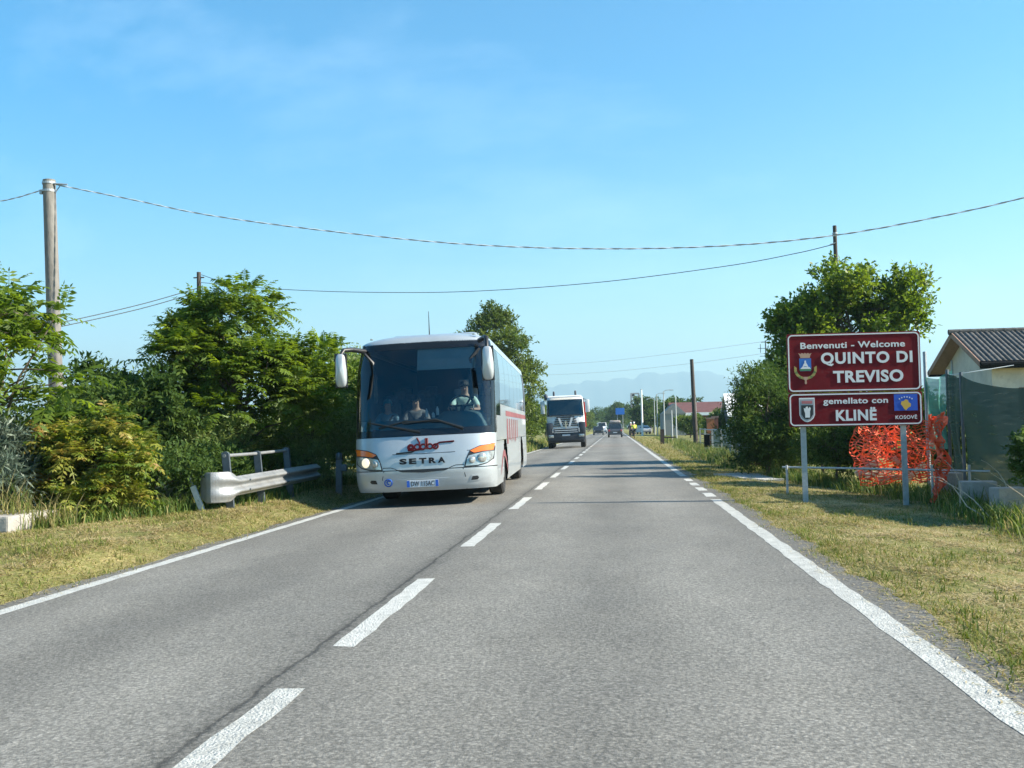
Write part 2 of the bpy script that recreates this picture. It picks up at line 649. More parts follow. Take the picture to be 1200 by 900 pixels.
# ================================================================== MOUNTAINS
mtn = M('far_mountains', (0.10, 0.12, 0.11), 0.95, noise=(0.002, 0.3))
ridge = [(-5200, 250), (-4845, 330), (-4700, 260), (-4400, 300), (-3600, 260), (-2600, 330), (-1800, 300), (-1000, 360), (-560, 385), (-330, 430), (-120, 410), (120, 440), (260, 500), (420, 470), (560, 455), (760, 505), (900, 470), (1050, 400), (1250, 340), (1700, 300), (2400, 380), (3400, 300), (5200, 320)]
def rh(x):
    for (a, ha), (b2, hb) in zip(ridge, ridge[1:]):
        if a <= x <= b2:
            return ha + (hb - ha) * sm(0, 1, (x - a) / (b2 - a))
    return 250
def mfn(u, v):
    x = -5200 + 10400 * u
    y = 8200 + 1400 * v
    n = 26 * math.sin(x / 97 + v * 4) + 15 * math.sin(x / 41 + v * 9 + 1) + 7 * math.sin(x / 19 + v * 3)
    prof = math.sin(min(1, v / 0.62) * math.pi / 2) if v < 0.62 else 1 - 0.6 * ((v - .62) / .38) ** 2
    return Vector((x, y, (rh(x) + n * 0.7) * prof * 1.0 - 12))
b_ = MB()
b_.grid(mfn, 420, 14)
o = b_.build('mountains', mtn, smooth=80, kind='structure')
o['label'] = 'pale blue mountain ridge on the horizon'

# ================================================================== VEGETATION
UP = np.array([0, 0, 1.0])
def rdirs(n):
    return nz(rng.normal(size=(n, 3)))

def leaf_quads(base, axis, nrm, L, Wd, fold=0.15):
    """one folded kite per leaf: (n,4,3) corners"""
    side = nz(np.cross(axis, nrm))
    n2 = nz(np.cross(side, axis))
    L = L[:, None]
    Wd = Wd[:, None]
    mid = base + axis * L * 0.42
    a = mid + side * Wd * 0.5 + n2 * Wd * fold
    b = mid - side * Wd * 0.5 + n2 * Wd * fold
    tip = base + axis * L - n2 * L * 0.08
    return np.stack([base, a, tip, b], 1)

def pinnate(base, axis, length, pairs, leaflet, droop):
    """feathered compound leaves: n rachises, each with 2*pairs+1 leaflets"""
    n = len(base)
    ts = np.concatenate([np.repeat(np.linspace(0.22, 0.97, pairs), 2), [1.0]])
    sg = np.concatenate([np.tile([1.0, -1.0], pairs), [0.0]])
    k = len(ts)
    T = ts[None, :, None]
    A = axis[:, None, :]
    Ln = length[:, None, None]
    pos = base[:, None, :] + A * Ln * T - UP * (droop[:, None, None] * Ln * T ** 2)
    tan = nz(A - UP * 2 * droop[:, None, None] * T)
    side = nz(np.cross(tan, UP) + 1e-4)
    nrm = nz(np.cross(side, tan))
    S = sg[None, :, None]
    ax = nz(side * S * 0.95 + tan * (0.45 + (S == 0) * 0.6) - UP * 0.28 + rng.normal(size=(n, k, 3)) * 0.12)
    prof = 0.62 + 0.5 * np.sin(np.pi * np.clip(ts, 0, 1) ** 0.8)
    L = leaflet[:, None] * prof[None, :] * rng.uniform(0.85, 1.15, (n, k))
    nr = nz(nrm + rng.normal(size=(n, k, 3)) * 0.25)
    q = leaf_quads(pos.reshape(-1, 3), ax.reshape(-1, 3), nr.reshape(-1, 3), L.ravel(), L.ravel() * 0.36)
    # the rachis itself: a thin strip
    tip = base + axis * length[:, None] - UP * (droop * length)[:, None]
    mid = base + axis * length[:, None] * 0.5 - UP * (droop * length * 0.25)[:, None]
    sd = nz(np.cross(axis, UP) + 1e-4) * 0.006
    r1 = np.stack([base - sd, base + sd, mid + sd, mid - sd], 1)
    r2 = np.stack([mid - sd, mid + sd, tip + sd * .4, tip - sd * .4], 1)
    return np.concatenate([q, r1, r2]), np.concatenate([np.repeat(np.arange(n), k), np.arange(n), np.arange(n)])

def twigs(base, axis, length, k, leaf, wr=0.5, spread=0.9):
    """short twigs with k simple leaves each"""
    n = len(base)
    t = np.linspace(0.12, 1.0, k)
    pos = base[:, None, :] + axis[:, None, :] * (length[:, None] * t[None, :])[:, :, None]
    ax = nz(axis[:, None, :] * 0.8 + rng.normal(size=(n, k, 3)) * spread)
    nr = nz(UP * 0.8 + rng.normal(size=(n, k, 3)) * 0.6)
    L = leaf[:, None] * rng.uniform(0.65, 1.2, (n, k))
    q = leaf_quads(pos.reshape(-1, 3), ax.reshape(-1, 3), nr.reshape(-1, 3), L.ravel(), L.ravel() * wr)
    return q, np.repeat(np.arange(n), k)

def subclumps(c, r, n, sub, low=-0.75, rand=0.25):
    """smaller clumps spread through an ellipsoid, most of them near its skin"""
    out = []
    c = np.array(c, float)
    r = np.array(r, float)
    while len(out) < n:
        d = nz(rng.normal(size=3))
        if d[2] < low: continue
        rad = rng.uniform(0.35, 0.95) ** 0.6
        p = c + d * r * rad * (1 + rng.uniform(-rand, rand * .6))
        s = sub * rng.uniform(0.6, 1.35)
        out.append((p, np.array([s, s, s * 0.72])))
    return out

def foliage(name, mat, parent, clumps, count, style='pinnate', size=0.4, leaf=0.12, pairs=6, upward=0.25, inner=0.45, k=7, wr=0.5, hang=0.0, kind='stuff'):
    vol = np.array([np.prod(c[1]) for c in clumps]) ** 0.75
    idx = rng.choice(len(clumps), count, p=vol / vol.sum())
    C = np.array([c[0] for c in clumps])[idx]
    Rr = np.array([c[1] for c in clumps])[idx]
    d = rdirs(count)
    d[:, 2] = np.where(d[:, 2] < -0.5, -d[:, 2], d[:, 2])
    rad = inner + (1 - inner) * rng.random(count) ** 0.6
    base = C + d * Rr * rad[:, None] * 0.8
    ax = nz(d + rng.normal(size=(count, 3)) * 0.45 + UP * upward)
    L = size * rng.uniform(0.6, 1.25, count)
    ctint = rng.random(len(clumps))[idx]
    if style == 'pinnate':
        q, own = pinnate(base, ax, L, pairs, leaf * rng.uniform(0.8, 1.2, count), rng.uniform(0.15, 0.5, count) + hang)
    else:
        q, own = twigs(base, ax, L, k, leaf * rng.uniform(0.75, 1.25, count), wr)
    tint = np.clip(0.5 * ctint[own] + 0.5 * rng.random(count)[own] + rng.normal(size=len(own)) * 0.1, 0, 1)
    V = q.reshape(-1, 3)
    F = np.arange(len(V)).reshape(-1, 4)
    return quadmesh(name, V, F, mat, parent, np.repeat(tint, 4), kind=kind)

def limbs(parent, mat, base, top, r0, clumps, nb=9, name='trunk', wob=0.12, fork=0.35):
    mb = MB()
    base, top = np.array(base, float), np.array(top, float)
    n = 7
    P = []
    for i in range(n + 1):
        t = i / n
        P.append(base + (top - base) * t + np.array([rng.normal() * wob * t, rng.normal() * wob * t, 0]) * (1 if 0 < i else 0))
    mb.tube(P, [r0 * (1.25 if i == 0 else 1 - 0.72 * i / n) for i in range(n + 1)], 8)
    pick = rng.choice(len(clumps), min(nb, len(clumps)), replace=False)
    for j in pick:
        e = np.array(clumps[j][0], float)
        t = rng.uniform(fork, 0.95)
        s = base + (top - base) * t
        k = min(int(t * n), n - 1)
        s = P[k] + (P[k + 1] - P[k]) * (t * n - k)
        if e[2] < s[2] - 0.4: s = P[max(1, k // 2)]
        m1 = s + (e - s) * 0.4 + np.array([0, 0, 0.12 * np.linalg.norm(e - s)]) + rng.normal(size=3) * 0.05
        rr = r0 * (1 - 0.7 * t) * 0.6
        mb.tube([s, m1, s + (e - s) * 0.75 + rng.normal(size=3) * 0.05, e], [rr, rr * 0.75, rr * 0.5, rr * 0.22], 6)
    return mb.build(name, mat, parent, smooth=60)

bark = M('bark', (0.10, 0.08, 0.06), 0.95, noise=(12, 0.4), bump=(25, 0.8), stretch=(1, 1, .25))
L_ail = leafM('ailanthus_leaf', [(0.060, 0.115, 0.016), (0.115, 0.185, 0.024), (0.19, 0.26, 0.04)], 0.55)
L_dark = leafM('dark_leaf', [(0.032, 0.068, 0.017), (0.058, 0.105, 0.025), (0.095, 0.145, 0.034)], 0.44, .6, .15)
L_yel = leafM('yellow_leaf', [(0.05, 0.105, 0.014), (0.11, 0.165, 0.022), (0.20, 0.23, 0.035), (0.30, 0.29, 0.055), (0.29, 0.19, 0.065)], 0.45)
L_pale = leafM('pale_leaf', [(0.11, 0.18, 0.05), (0.19, 0.27, 0.08), (0.29, 0.34, 0.14)], 0.45)
L_mid = leafM('mid_leaf', [(0.052, 0.094, 0.016), (0.096, 0.145, 0.024), (0.155, 0.205, 0.04)], 0.44)
L_blue = leafM('bluish_leaf', [(0.06, 0.10, 0.075), (0.11, 0.15, 0.11), (0.2, 0.24, 0.18)], 0.3)

def plant(name, label, cat, base, spec, mat, group=None, top=None, r0=0.05, nb=9, part='crown', trunk='trunk', **kw):
    """spec: list of (centre, radii, number of clumps, clump radius) relative to the base"""
    t = thing(name, label, cat, base, group=group)
    cl = []
    for c, r, n, s in spec:
        cl += subclumps(c, r, n, s)
    foliage(part, mat, t, cl, **kw)
    if top is None: top = (spec[0][0][0], spec[0][0][1], spec[0][0][2] + spec[0][1][2] * 0.5)
    limbs(t, bark, (0, 0, -0.05), top, r0, cl, nb, trunk)
    return t

def gp(x, y):
    return (x, y, H(x, y))

# ---- left side
# tree leaning in from beyond the left edge of the photograph
plant('ailanthus_tree', 'feathery green tree leaning in at the left edge over the concrete pole', 'tree', gp(-9.2, 14.5),
      [((-0.15, 0, 2.75), (0.95, 1.0, 0.95), 22, 0.34), ((0.85, 0, 2.0), (0.6, 0.4, 0.25), 6, 0.18), ((0.3, 0.2, 1.35), (0.8, 0.9, 0.6), 11, 0.3), ((0.5, 0, 3.0), (0.6, 0.4, 0.2), 4, 0.2)], L_ail,
      top=(-0.1, 0, 2.9), r0=0.06, nb=20, count=330, size=0.5, leaf=0.17, pairs=6, upward=0.1)
plant('dark_shrub', 'dark glossy shrub below the feathery tree at the left edge', 'shrub', gp(-9.35, 15.6),
      [((0.2, 0, 1.0), (0.85, 0.8, 1.0), 22, 0.3)], L_dark, count=1500, style='broad', size=0.22, leaf=0.085, r0=0.04)
plant('yellow_shrub', 'yellow green shrub with reddish shoot tips beside the lower left verge', 'shrub', gp(-7.85, 14.6),
      [((0.05, 0, 0.72), (0.86, 0.75, 0.60), 32, 0.24), ((0.0, -.1, 0.3), (.9, 0.7, 0.3), 16, 0.22), ((0.35, 0, 1.3), (0.3, 0.3, 0.35), 7, 0.16), ((-.55, 0, 1.15), (0.28, 0.3, 0.25), 6, 0.16)], L_yel,
      top=(0.2, 0, 1.2), count=2000, size=0.28, leaf=0.105, pairs=4, r0=0.035, nb=16, upward=0.35)
plant('dark_shrub', 'dark green shrub under the yellow green one, low by the grass', 'shrub', gp(-7.3, 15.9),
      [((0, 0, 0.55), (0.9, 0.6, 0.5), 20, 0.26)], L_dark, count=1300, style='broad', size=0.2, leaf=0.07, r0=0.03)
plant('bluish_shrub', 'grey blue spiky shrub by the pale slab at the left edge', 'shrub', gp(-8.95, 13.9),
      [((0, 0, 0.75), (0.55, 0.5, 0.75), 18, 0.22)], L_blue, count=900, style='broad', size=0.3, leaf=0.15, wr=0.16, r0=0.03)
plant('laurel_shrub', 'dark broad leaved shrub behind the yellow green one', 'shrub', gp(-9.4, 18.6),
      [((0, 0, 1.35), (1.1, 0.9, 1.1), 30, 0.36), ((0.9, 0, 1.0), (0.8, 0.8, 0.9), 16, 0.32)], L_dark, count=2600, style='broad', size=0.28, leaf=0.12, r0=0.06, nb=12, wr=0.42)
plant('laurel_shrub', 'green broad leaved shrub left of the large feathery tree', 'shrub', gp(-10.6, 20.5),
      [((0, 0, 1.3), (1.3, 1.0, 1.15), 30, 0.36)], L_mid, count=2400, style='broad', size=0.28, leaf=0.12, r0=0.06, nb=12, wr=0.42)
# the large tree behind the crash barrier
plant('ailanthus_tree', 'large feathery green tree behind the crash barrier', 'tree', gp(-7.75, 20.6),
      [((-.15, 0, 2.7), (1.5, 1.4, 1.35), 40, 0.46), ((1.35, 0.2, 2.15), (1.0, 1.0, 1.05), 20, 0.42), ((-1.2, 0.1, 2.2), (0.95, 0.9, 1.2), 18, 0.4),
       ((-.5, 0, 1.2), (1.3, 0.9, 0.7), 16, 0.4), ((-0.3, 0, 3.75), (1.0, 0.6, 0.25), 8, 0.25), ((0.6, 0, 3.65), (.25, .25, .25), 3, .2)], L_ail,
      top=(-.1, 0, 3.2), r0=0.085, nb=40, count=3100, size=0.46, leaf=0.145, pairs=6, upward=0.25, inner=0.35)
for i, (x, y, w_) in enumerate(((-9.6, 17.2, 1.5), (-10.8, 19.6, 1.6), (-9.9, 22.5, 1.8), (-8.8, 24.5, 1.6), (-7.35, 18.0, .6))):
    plant('bramble', ('low dark bramble just behind the yellow green shrub', 'low dark bramble under the broad leaved shrubs', 'low dark bramble far back on the left', 'low dark bramble behind the crash barrier', 'small bramble behind the marker post')[i], 'shrub', gp(x, y),
          [((0, 0, .4), (w_, .8, .42), 24, 0.3)], L_dark, count=1500, style='broad', size=0.26, leaf=0.1, r0=0.02, wr=.45)
plant('elder_shrub', 'dull green bush filling the space under the large feathery tree', 'shrub', gp(-8.45, 19.8),
      [((0.1, 0, 0.85), (1.4, 0.7, 0.8), 30, 0.3)], L_pale, count=2600, style='broad', size=0.24, leaf=0.085, r0=0.03, wr=0.3)
plant('willow_shrub', 'pale wispy willow bush between the large tree and the bus', 'shrub', gp(-7.15, 23.2),
      [((0.2, 0, 1.15), (1.05, 0.9, 1.15), 34, 0.34), ((-.9, -.6, .8), (.7, .6, .7), 16, .3)], L_pale, count=3000, style='broad', size=0.34, leaf=0.12, wr=0.2, r0=0.035, nb=14)
plant('willow_shrub', 'taller green willow bush beyond the pale wispy one', 'shrub', gp(-7.3, 25.5),
      [((0, 0, 1.7), (1.5, 1.3, 1.6), 40, 0.42), ((.5, -.6, 1.2), (1, .8, 1), 18, .36)], L_pale, count=4800, style='broad', size=0.34, leaf=0.13, wr=0.28, r0=0.05, nb=14)
plant('low_shrub', 'small green bush growing round the dark barrier post', 'shrub', gp(-6.6, 21.3),
      [((0, 0, 0.45), (0.55, 0.6, 0.42), 14, 0.2)], L_pale, count=900, style='broad', size=0.2, leaf=0.09, wr=0.25, r0=0.02)
hx = [(-8.4, 31), (-8.0, 37), (-8.3, 44), (-7.8, 52), (-8.2, 60), (-7.6, 67)]
for i, (x, y) in enumerate(hx):
    plant('hedgerow_tree', ('nearest', 'second', 'third', 'fourth', 'fifth', 'farthest')[i] + ' of the leafy hedgerow trees in the row behind the bus', 'tree', gp(x, y),
          [((0, 0, 1.6), (1.8, 1.9, 1.4), 26, 0.55), ((.3, 0, .7), (1.7, 1.7, .7), 12, .5)], L_mid, 'hedgerow trees behind the bus', r0=0.1, count=1300, style='broad', size=0.5, leaf=0.22)
plant('robinia_tree', 'tall broad tree rising behind the rear of the bus', 'tree', gp(-9.2, 78),
      [((0.2, 0, 7.6), (2.7, 2.6, 2.6), 40, 0.85), ((1.5, 0, 4.2), (2.3, 2.4, 2.9), 40, 0.8), ((-1.2, 0, 5), (2.2, 2, 2.8), 20, 0.8), ((2.3, -.5, 2.1), (1.5, 1.5, 1.9), 20, 0.6), ((-.2, 0, 9.7), (1.6, 1.4, .8), 10, .6), ((1.5, -1, 1.0), (2.4, 1.8, 1.0), 16, .6)], L_mid,
      top=(0.2, 0, 8.5), r0=0.22, nb=34, count=5200, style='broad', size=0.55, leaf=0.21, k=8, wr=0.55, inner=0.3)
fl = [(-9, 100, 4.0), (-8.2, 122, 4.2), (-9, 150, 4.6), (-8.5, 178, 5.0), (-8.2, 205, 4.6), (-8.6, 240, 5.2), (-7.5, 285, 6.0)]
for i, (x, y, h) in enumerate(fl):
    plant('roadside_tree', ('nearest', 'second', 'third', 'fourth', 'fifth', 'sixth', 'farthest')[i] + ' of the roadside trees in the left row beyond the lorry', 'tree', gp(x, y),
          [((0, 0, h * 0.5), (2.3, 2.3, h * 0.5), 22, 0.9)], L_mid, 'far roadside trees on the left', r0=0.14, count=700, style='broad', size=0.7, leaf=0.36)

# ---- right side
plant('maple_tree', 'broad leaved green tree standing behind the welcome sign', 'tree', gp(8.1, 36),
      [((-.1, 0, 4.6), (2.05, 1.9, 1.75), 40, 0.52), ((-1.25, 0, 3.3), (1.1, 1.3, 1.7), 20, 0.5), ((1.5, 0, 4.8), (1.1, 1.0, 1.3), 16, 0.42),
       ((2.3, 0, 5.9), (.32, .35, .85), 7, .26), ((0.72, 0, 6.2), (.26, .3, .75), 6, .24), ((-0.35, 0, 6.3), (.28, .3, .8), 7, .26), ((1.5, 0, 6.0), (.22, .25, .75), 6, .22), ((-1.9, 0, 4.5), (.8, .8, .9), 12, .36), ((-2.0, -.4, 3.2), (.8, .9, 1.2), 16, .42), ((-1.9, 0, 2.0), (.9, .9, 1.5), 18, .42), ((-2.4, 0, 5.0), (.22, .25, .6), 4, .2), ((-1.2, 0, 5.7), (.25, .25, .6), 5, .22), ((0, 0, 2.2), (2.2, 1.6, 1.4), 26, 0.5), ((0, 0, .9), (2.2, 1.6, .8), 20, 0.45)], L_ail,
      top=(0, 0, 5.2), r0=0.12, nb=50, count=8200, style='broad', size=0.4, leaf=0.16, wr=0.6, inner=0.3)
ds = [(3.85, 26.5, 'dark spreading bush left of the welcome sign, nearest the road', 1.0, 1.2), (5.0, 28.2, 'tall dark bush behind the left sign post', 1.2, 1.4), (4.7, 31.5, 'dark pointed bush with open top beyond the sign', 1.1, 1.35)]
for i, (x, y, lab, r, h) in enumerate(ds):
    plant('dark_bush', lab, 'shrub', gp(x, y),
          [((0, 0, h), (r, r, h * 0.95), 36, 0.36), ((-.3, 0, h * 1.75), (r * .6, r * .6, h * 0.5), 10, 0.26), ((0, -.3, .45), (r, r, .42), 18, 0.28)], L_dark, top=(0, 0, h * 1.6), r0=0.06, nb=16, count=3300, style='broad', size=0.28, leaf=0.1, wr=0.32)
plant('light_bush', 'lighter green bush in front of the dark ones behind the sign', 'shrub', gp(5.0, 25.6),
      [((0, 0, 1.2), (.8, .7, 1.0), 22, 0.3)], L_mid, count=1700, style='broad', size=0.26, leaf=0.1, wr=0.3, r0=0.04)
plant('dark_bush', 'dark bush growing through the shade net at the right edge', 'shrub', gp(5.72, 14.2),
      [((0, 0, 0.85), (.32, .5, .4), 14, 0.18)], L_dark, count=700, style='broad', size=0.2, leaf=0.08, r0=0.03)
plant('garden_shrub', 'dark green shrub between the two posts of the welcome sign', 'shrub', gp(4.7, 22.6),
      [((0, 0, .8), (.75, .6, .8), 22, 0.26)], L_dark, count=1500, style='broad', size=0.24, leaf=0.09, r0=0.03, wr=.35)
plant('garden_shrub', 'dark green shrub behind the orange netting', 'shrub', gp(6.5, 22.0),
      [((0, 0, .9), (1.2, .7, .95), 30, 0.3)], L_dark, count=2600, style='broad', size=0.24, leaf=0.1, r0=0.04)
for i, (x, y, h) in enumerate([(8.5, 62, 1.9), (10.5, 70, 2.1), (9, 84, 2.1), (12.5, 92, 2.3), (11, 105, 2.5), (8.5, 118, 2.2), (14, 128, 2.6), (10, 138, 2.4)]):
    plant('garden_tree', ('nearest', 'second nearest', 'third nearest', 'fourth nearest', 'fifth nearest', 'sixth nearest', 'seventh nearest', 'farthest')[i] + ' of the green garden trees before the red roofed shed', 'tree', gp(x, y),
          [((0, 0, h * 0.55), (h * .75, h * .75, h * 0.5), 18, 0.55)], L_mid, 'garden trees before the red roofed shed', r0=0.08, count=1000, style='broad', size=0.45, leaf=0.24)
_far = sorted([(6.5, 195, 6.3, 3.0), (8, 215, 6.0, 3.2), (10.5, 175, 5.2, 2.6), (13, 200, 6.2, 3.4), (2.5, 330, 9.5, 4.5), (-2, 380, 8, 5), (1, 345, 8.0, 4), (-9, 360, 8, 5), (9, 260, 7.5, 4), (17, 240, 7, 4), (26, 215, 7.2, 4.5), (36, 215, 7, 4.5), (20, 300, 8, 5), (-20, 330, 8, 5), (45, 260, 8, 6), (60, 280, 8, 6)], key=lambda q: q[0] / q[1])
_ord = 'leftmost|second|third|fourth|fifth|sixth|seventh|eighth|eighth from right|seventh from right|sixth from right|fifth from right|fourth from right|third from right|second from right|rightmost'.split('|')
for i, (x, y, h, r) in enumerate(_far):
    plant('distant_tree', _ord[i] + ' of the distant dark trees at the far end of the road', 'tree', gp(x, y),
          [((0, 0, h * 0.55), (r, r, h * 0.45), 22, r * .36)], L_dark, 'distant trees at the end of the road', r0=0.18, count=900, style='broad', size=0.9, leaf=0.5)
# woods far off, one mass
cl = []
for k in range(420):
    x = rnd.uniform(-900, 900)
    cl.append((np.array([x, rnd.uniform(520, 640), rnd.uniform(2, 6)]), np.array([9, 6, 5.0])))
foliage('woodland', L_dark, None, cl, 15000, style='broad', size=3.2, leaf=1.9, k=6)
tag(bpy.data.objects['woodland'], 'dark line of far off woods across the plain', 'woods', kind='stuff')

# ---- grass
L_grass = leafM('mown_grass', [(0.07, 0.115, 0.018), (0.13, 0.17, 0.03), (0.26, 0.23, 0.075), (0.43, 0.345, 0.17), (0.53, 0.44, 0.26)], 0.3, 0.7, 0.2)
L_weed = leafM('weeds', [(0.045, 0.09, 0.016), (0.09, 0.15, 0.028), (0.18, 0.21, 0.055), (0.34, 0.29, 0.13)], 0.35, 0.6, 0.25)
def fbm(x, y):
    return (np.sin(x * 2.1 + np.sin(y * 1.7) * 1.3) + np.sin(y * 1.3 + x * 0.7 + 2) + 0.6 * np.sin(x * 5.3 - y * 3.1) + 0.5 * np.sin(y * 7.7 + x * 2.9)) / 3.1
def blades(x, y, h, w, flat, tint):
    n = len(x)
    z = Hn(x, y)
    a = rng.uniform(0, 2 * np.pi, n)
    d = np.stack([np.cos(a), np.sin(a), np.zeros(n)], 1)
    s = np.stack([-np.sin(a), np.cos(a), np.zeros(n)], 1)
    b = np.stack([x, y, z - 0.005], 1)
    lean = flat[:, None]
    ax1 = nz(d * lean + UP * (1.05 - lean))
    ax2 = nz(d * (lean + 0.45) + UP * (0.8 - lean))
    hh = h[:, None]
    m = b + ax1 * hh * 0.55
    t = m + ax2 * hh * 0.45
    t[:, 2] = np.maximum(t[:, 2], z + 0.004)
    ww = w[:, None] / 2
    q1 = np.stack([b - s * ww, b + s * ww, m + s * ww * .8, m - s * ww * .8], 1)
    q2 = np.stack([m - s * ww * .8, m + s * ww * .8, t + s * ww * .15, t - s * ww * .15], 1)
    V = np.concatenate([q1, q2]).reshape(-1, 3)
    return V, np.concatenate([np.repeat(tint, 4), np.repeat(tint, 4)])
def verge(name, label, x0, x1, bands, seed, side):
    Vs, Ts = [], []
    for (y0, y1, n, hs) in bands:
        u = rng.random(n)
        y = y0 + (y1 - y0) * rng.random(n) ** 1.25
        xa, xb = x0(y), x1(y)
        x = xa + (xb - xa) * u
        f = fbm(x, y)
        near_edge = np.exp(-np.abs(x - xa) / 0.16) if side > 0 else np.exp(-np.abs(x - xb) / 0.16)
        dry = np.clip(0.76 + 0.24 * f + rng.normal(size=n) * 0.22 - 0.25 * near_edge * (rng.random(n)), 0, 1)
        flat = np.clip(0.38 + 0.72 * dry + rng.normal(size=n) * 0.15, 0.1, 0.98)
        h = hs * rng.uniform(0.5, 1.35, n) * (1 + 0.25 * np.clip(-f, 0, 1)) * (1 + .35 * near_edge)
        V, T = blades(x, y, h, hs * rng.uniform(0.07, 0.13, n), flat, dry)
        Vs.append(V)
        Ts.append(T)
    V = np.concatenate(Vs)
    o = quadmesh(name, V, np.arange(len(V)).reshape(-1, 4), L_grass, None, np.concatenate(Ts))
    return tag(o, label, 'grass', kind='stuff')
def r_out(y):
    return np.interp(y, [0, 10.8, 15.5, 19.6, 26.5, 48, 120], [4.6, 4.5, 5.0, 4.9, 3.9, 3.7, 5.0])
def jag(y):
    return 0.07 * np.sin(y * 1.6 + 2) + 0.06 * np.sin(y * 4.7) + 0.04 * np.sin(y * 13.0)
verge('verge_grass', 'dry mown grass along the right edge of the road', lambda y: ER - 0.05 + jag(y) - rng.random(len(y)) ** 3 * 0.12, lambda y: r_out(y) + 0.5,
      [(4.5, 12, 95000, 0.066), (12, 24, 85000, 0.078), (24, 50, 40000, 0.12), (50, 130, 24000, 0.2)], 1, 1)
verge('verge_grass', 'dry mown grass along the left edge of the road', lambda y: np.interp(y, [0, 9, 14, 18, 40], [-9.6, -9.4, -7.9, -7.0, -7.2]) , lambda y: EL + 0.05 - jag(y) + rng.random(len(y)) ** 3 * 0.12,
      [(6, 13, 80000, 0.08), (13, 24, 60000, 0.09), (24, 60, 14000, 0.14), (60, 130, 8000, 0.22)], 2, -1)

def clippings(name, label, x0, x1, y0, y1, n):
    y = y0 + (y1 - y0) * rng.random(n) ** 1.4
    x = x0(y) + (x1(y) - x0(y)) * rng.random(n)
    keep = fbm(x * 1.4 + 3, y * 1.4) + rng.normal(size=n) * .5 > -.15
    x, y = x[keep], y[keep]
    k = len(x)
    V, T = blades(x, y, rng.uniform(.08, .19, k), rng.uniform(.006, .012, k), rng.uniform(.82, .99, k), np.clip(rng.normal(.84, .13, k), 0, 1))
    o = quadmesh(name, V, np.arange(len(V)).reshape(-1, 4), L_grass, None, T)
    return tag(o, label, 'clippings', kind='stuff')
def tufts(name, label, x0, x1, y0, y1, n, per=26):
    cy = y0 + (y1 - y0) * rng.random(n) ** 1.3
    cx = x0(cy) + (x1(cy) - x0(cy)) * rng.random(n)
    sz = rng.uniform(.5, 1.5, n)
    i = np.repeat(np.arange(n), per)
    x = cx[i] + rng.normal(size=len(i)) * .05 * sz[i]
    y = cy[i] + rng.normal(size=len(i)) * .05 * sz[i]
    V, T = blades(x, y, rng.uniform(.035, .10, len(i)) * sz[i], rng.uniform(.005, .011, len(i)), rng.uniform(.1, .6, len(i)), np.clip(rng.normal(.24, .15, len(i)), 0, 1))
    o = quadmesh(name, V, np.arange(len(V)).reshape(-1, 4), L_grass, None, T)
    return tag(o, label, 'grass', kind='stuff')
lx0, lx1 = (lambda y: np.interp(y, [0, 9, 14, 18, 40], [-9.4, -9.2, -7.8, -6.9, -7.0])), (lambda y: EL - .05 + 0 * y)
rx0, rx1 = (lambda y: ER + .06 + 0 * y), (lambda y: r_out(y) + .2)
clippings('cut_straw', 'pale cut straw lying on the right verge', rx0, rx1, 4.5, 30, 34000)
clippings('cut_straw', 'pale cut straw lying on the left verge', lx0, lx1, 6.5, 26, 26000)
tufts('green_tufts', 'green grass tufts standing out of the mown right verge', rx0, rx1, 4.5, 40, 230)
tufts('green_tufts', 'green grass tufts standing out of the mown left verge', lx0, lx1, 6.5, 30, 190)
tufts('green_tufts', 'fresh green grass tufts along the right asphalt edge', lambda y: ER + .0 + jag(y), lambda y: ER + .2 + jag(y), 4.5, 40, 170, 16)
def litter(name, label, x0, sgn, n):
    y = 4.5 + 40 * rng.random(n) ** 1.6
    x = x0 + sgn * (-0.02 + 0.30 * rng.random(n) ** 2.2) + 0.5 * jag(y)
    V, T = blades(x, y, rng.uniform(.02, .07, n), rng.uniform(.004, .009, n), np.full(n, .97), np.clip(rng.normal(.8, .2, n), 0, 1))
    V[:, 2] = np.maximum(V[:, 2], np.array([road_z(q) for q in V[:, 0]]) + .012)
    o = quadmesh(name, V, np.arange(len(V)).reshape(-1, 4), L_grass, None, T)
    return tag(o, label, 'clippings', kind='stuff')
litter('dry_clippings', 'loose dry grass clippings blown on to the right edge of the asphalt', ER, -1, 3800)
litter('dry_clippings', 'loose dry grass clippings blown on to the left edge of the asphalt', EL, 1, 2600)
def weeds(name, label, pts, n, spread, h, w, dry=0.35):
    """tufts of taller stems along a line of points"""
    P = np.array(pts)
    seg = rng.integers(0, len(P) - 1, n)
    t = rng.random(n)[:, None]
    q = P[seg] + (P[seg + 1] - P[seg]) * t + rng.normal(size=(n, 2)) * spread
    f = fbm(q[:, 0] * 1.7, q[:, 1] * 1.7)
    hh = h * rng.uniform(0.35, 1.2, n) * (1 + 0.5 * f)
    V, T = blades(q[:, 0], q[:, 1], hh, w * rng.uniform(0.6, 1.4, n), np.clip(rng.normal(0.22, 0.15, n), 0.02, 0.7), np.clip(dry + 0.3 * rng.normal(size=n), 0, 1))
    o = quadmesh(name, V, np.arange(len(V)).reshape(-1, 4), L_weed, None, T)
    return tag(o, label, 'weeds', kind='stuff')
weeds('tall_weeds', 'rough tall weeds along the foot of the nets and rail on the right', [(5.0, 10.5), (5.1, 14.5), (5.5, 17), (5.2, 19.5), (4.6, 23), (4.0, 26)], 9000, 0.22, 0.32, 0.016)
weeds('tall_weeds', 'rough tall weeds along the far garden fence on the right', [(4.2, 30), (4.1, 36), (4.1, 48), (4.6, 70), (5.2, 120)], 15000, 0.4, 0.42, 0.022, 0.5)
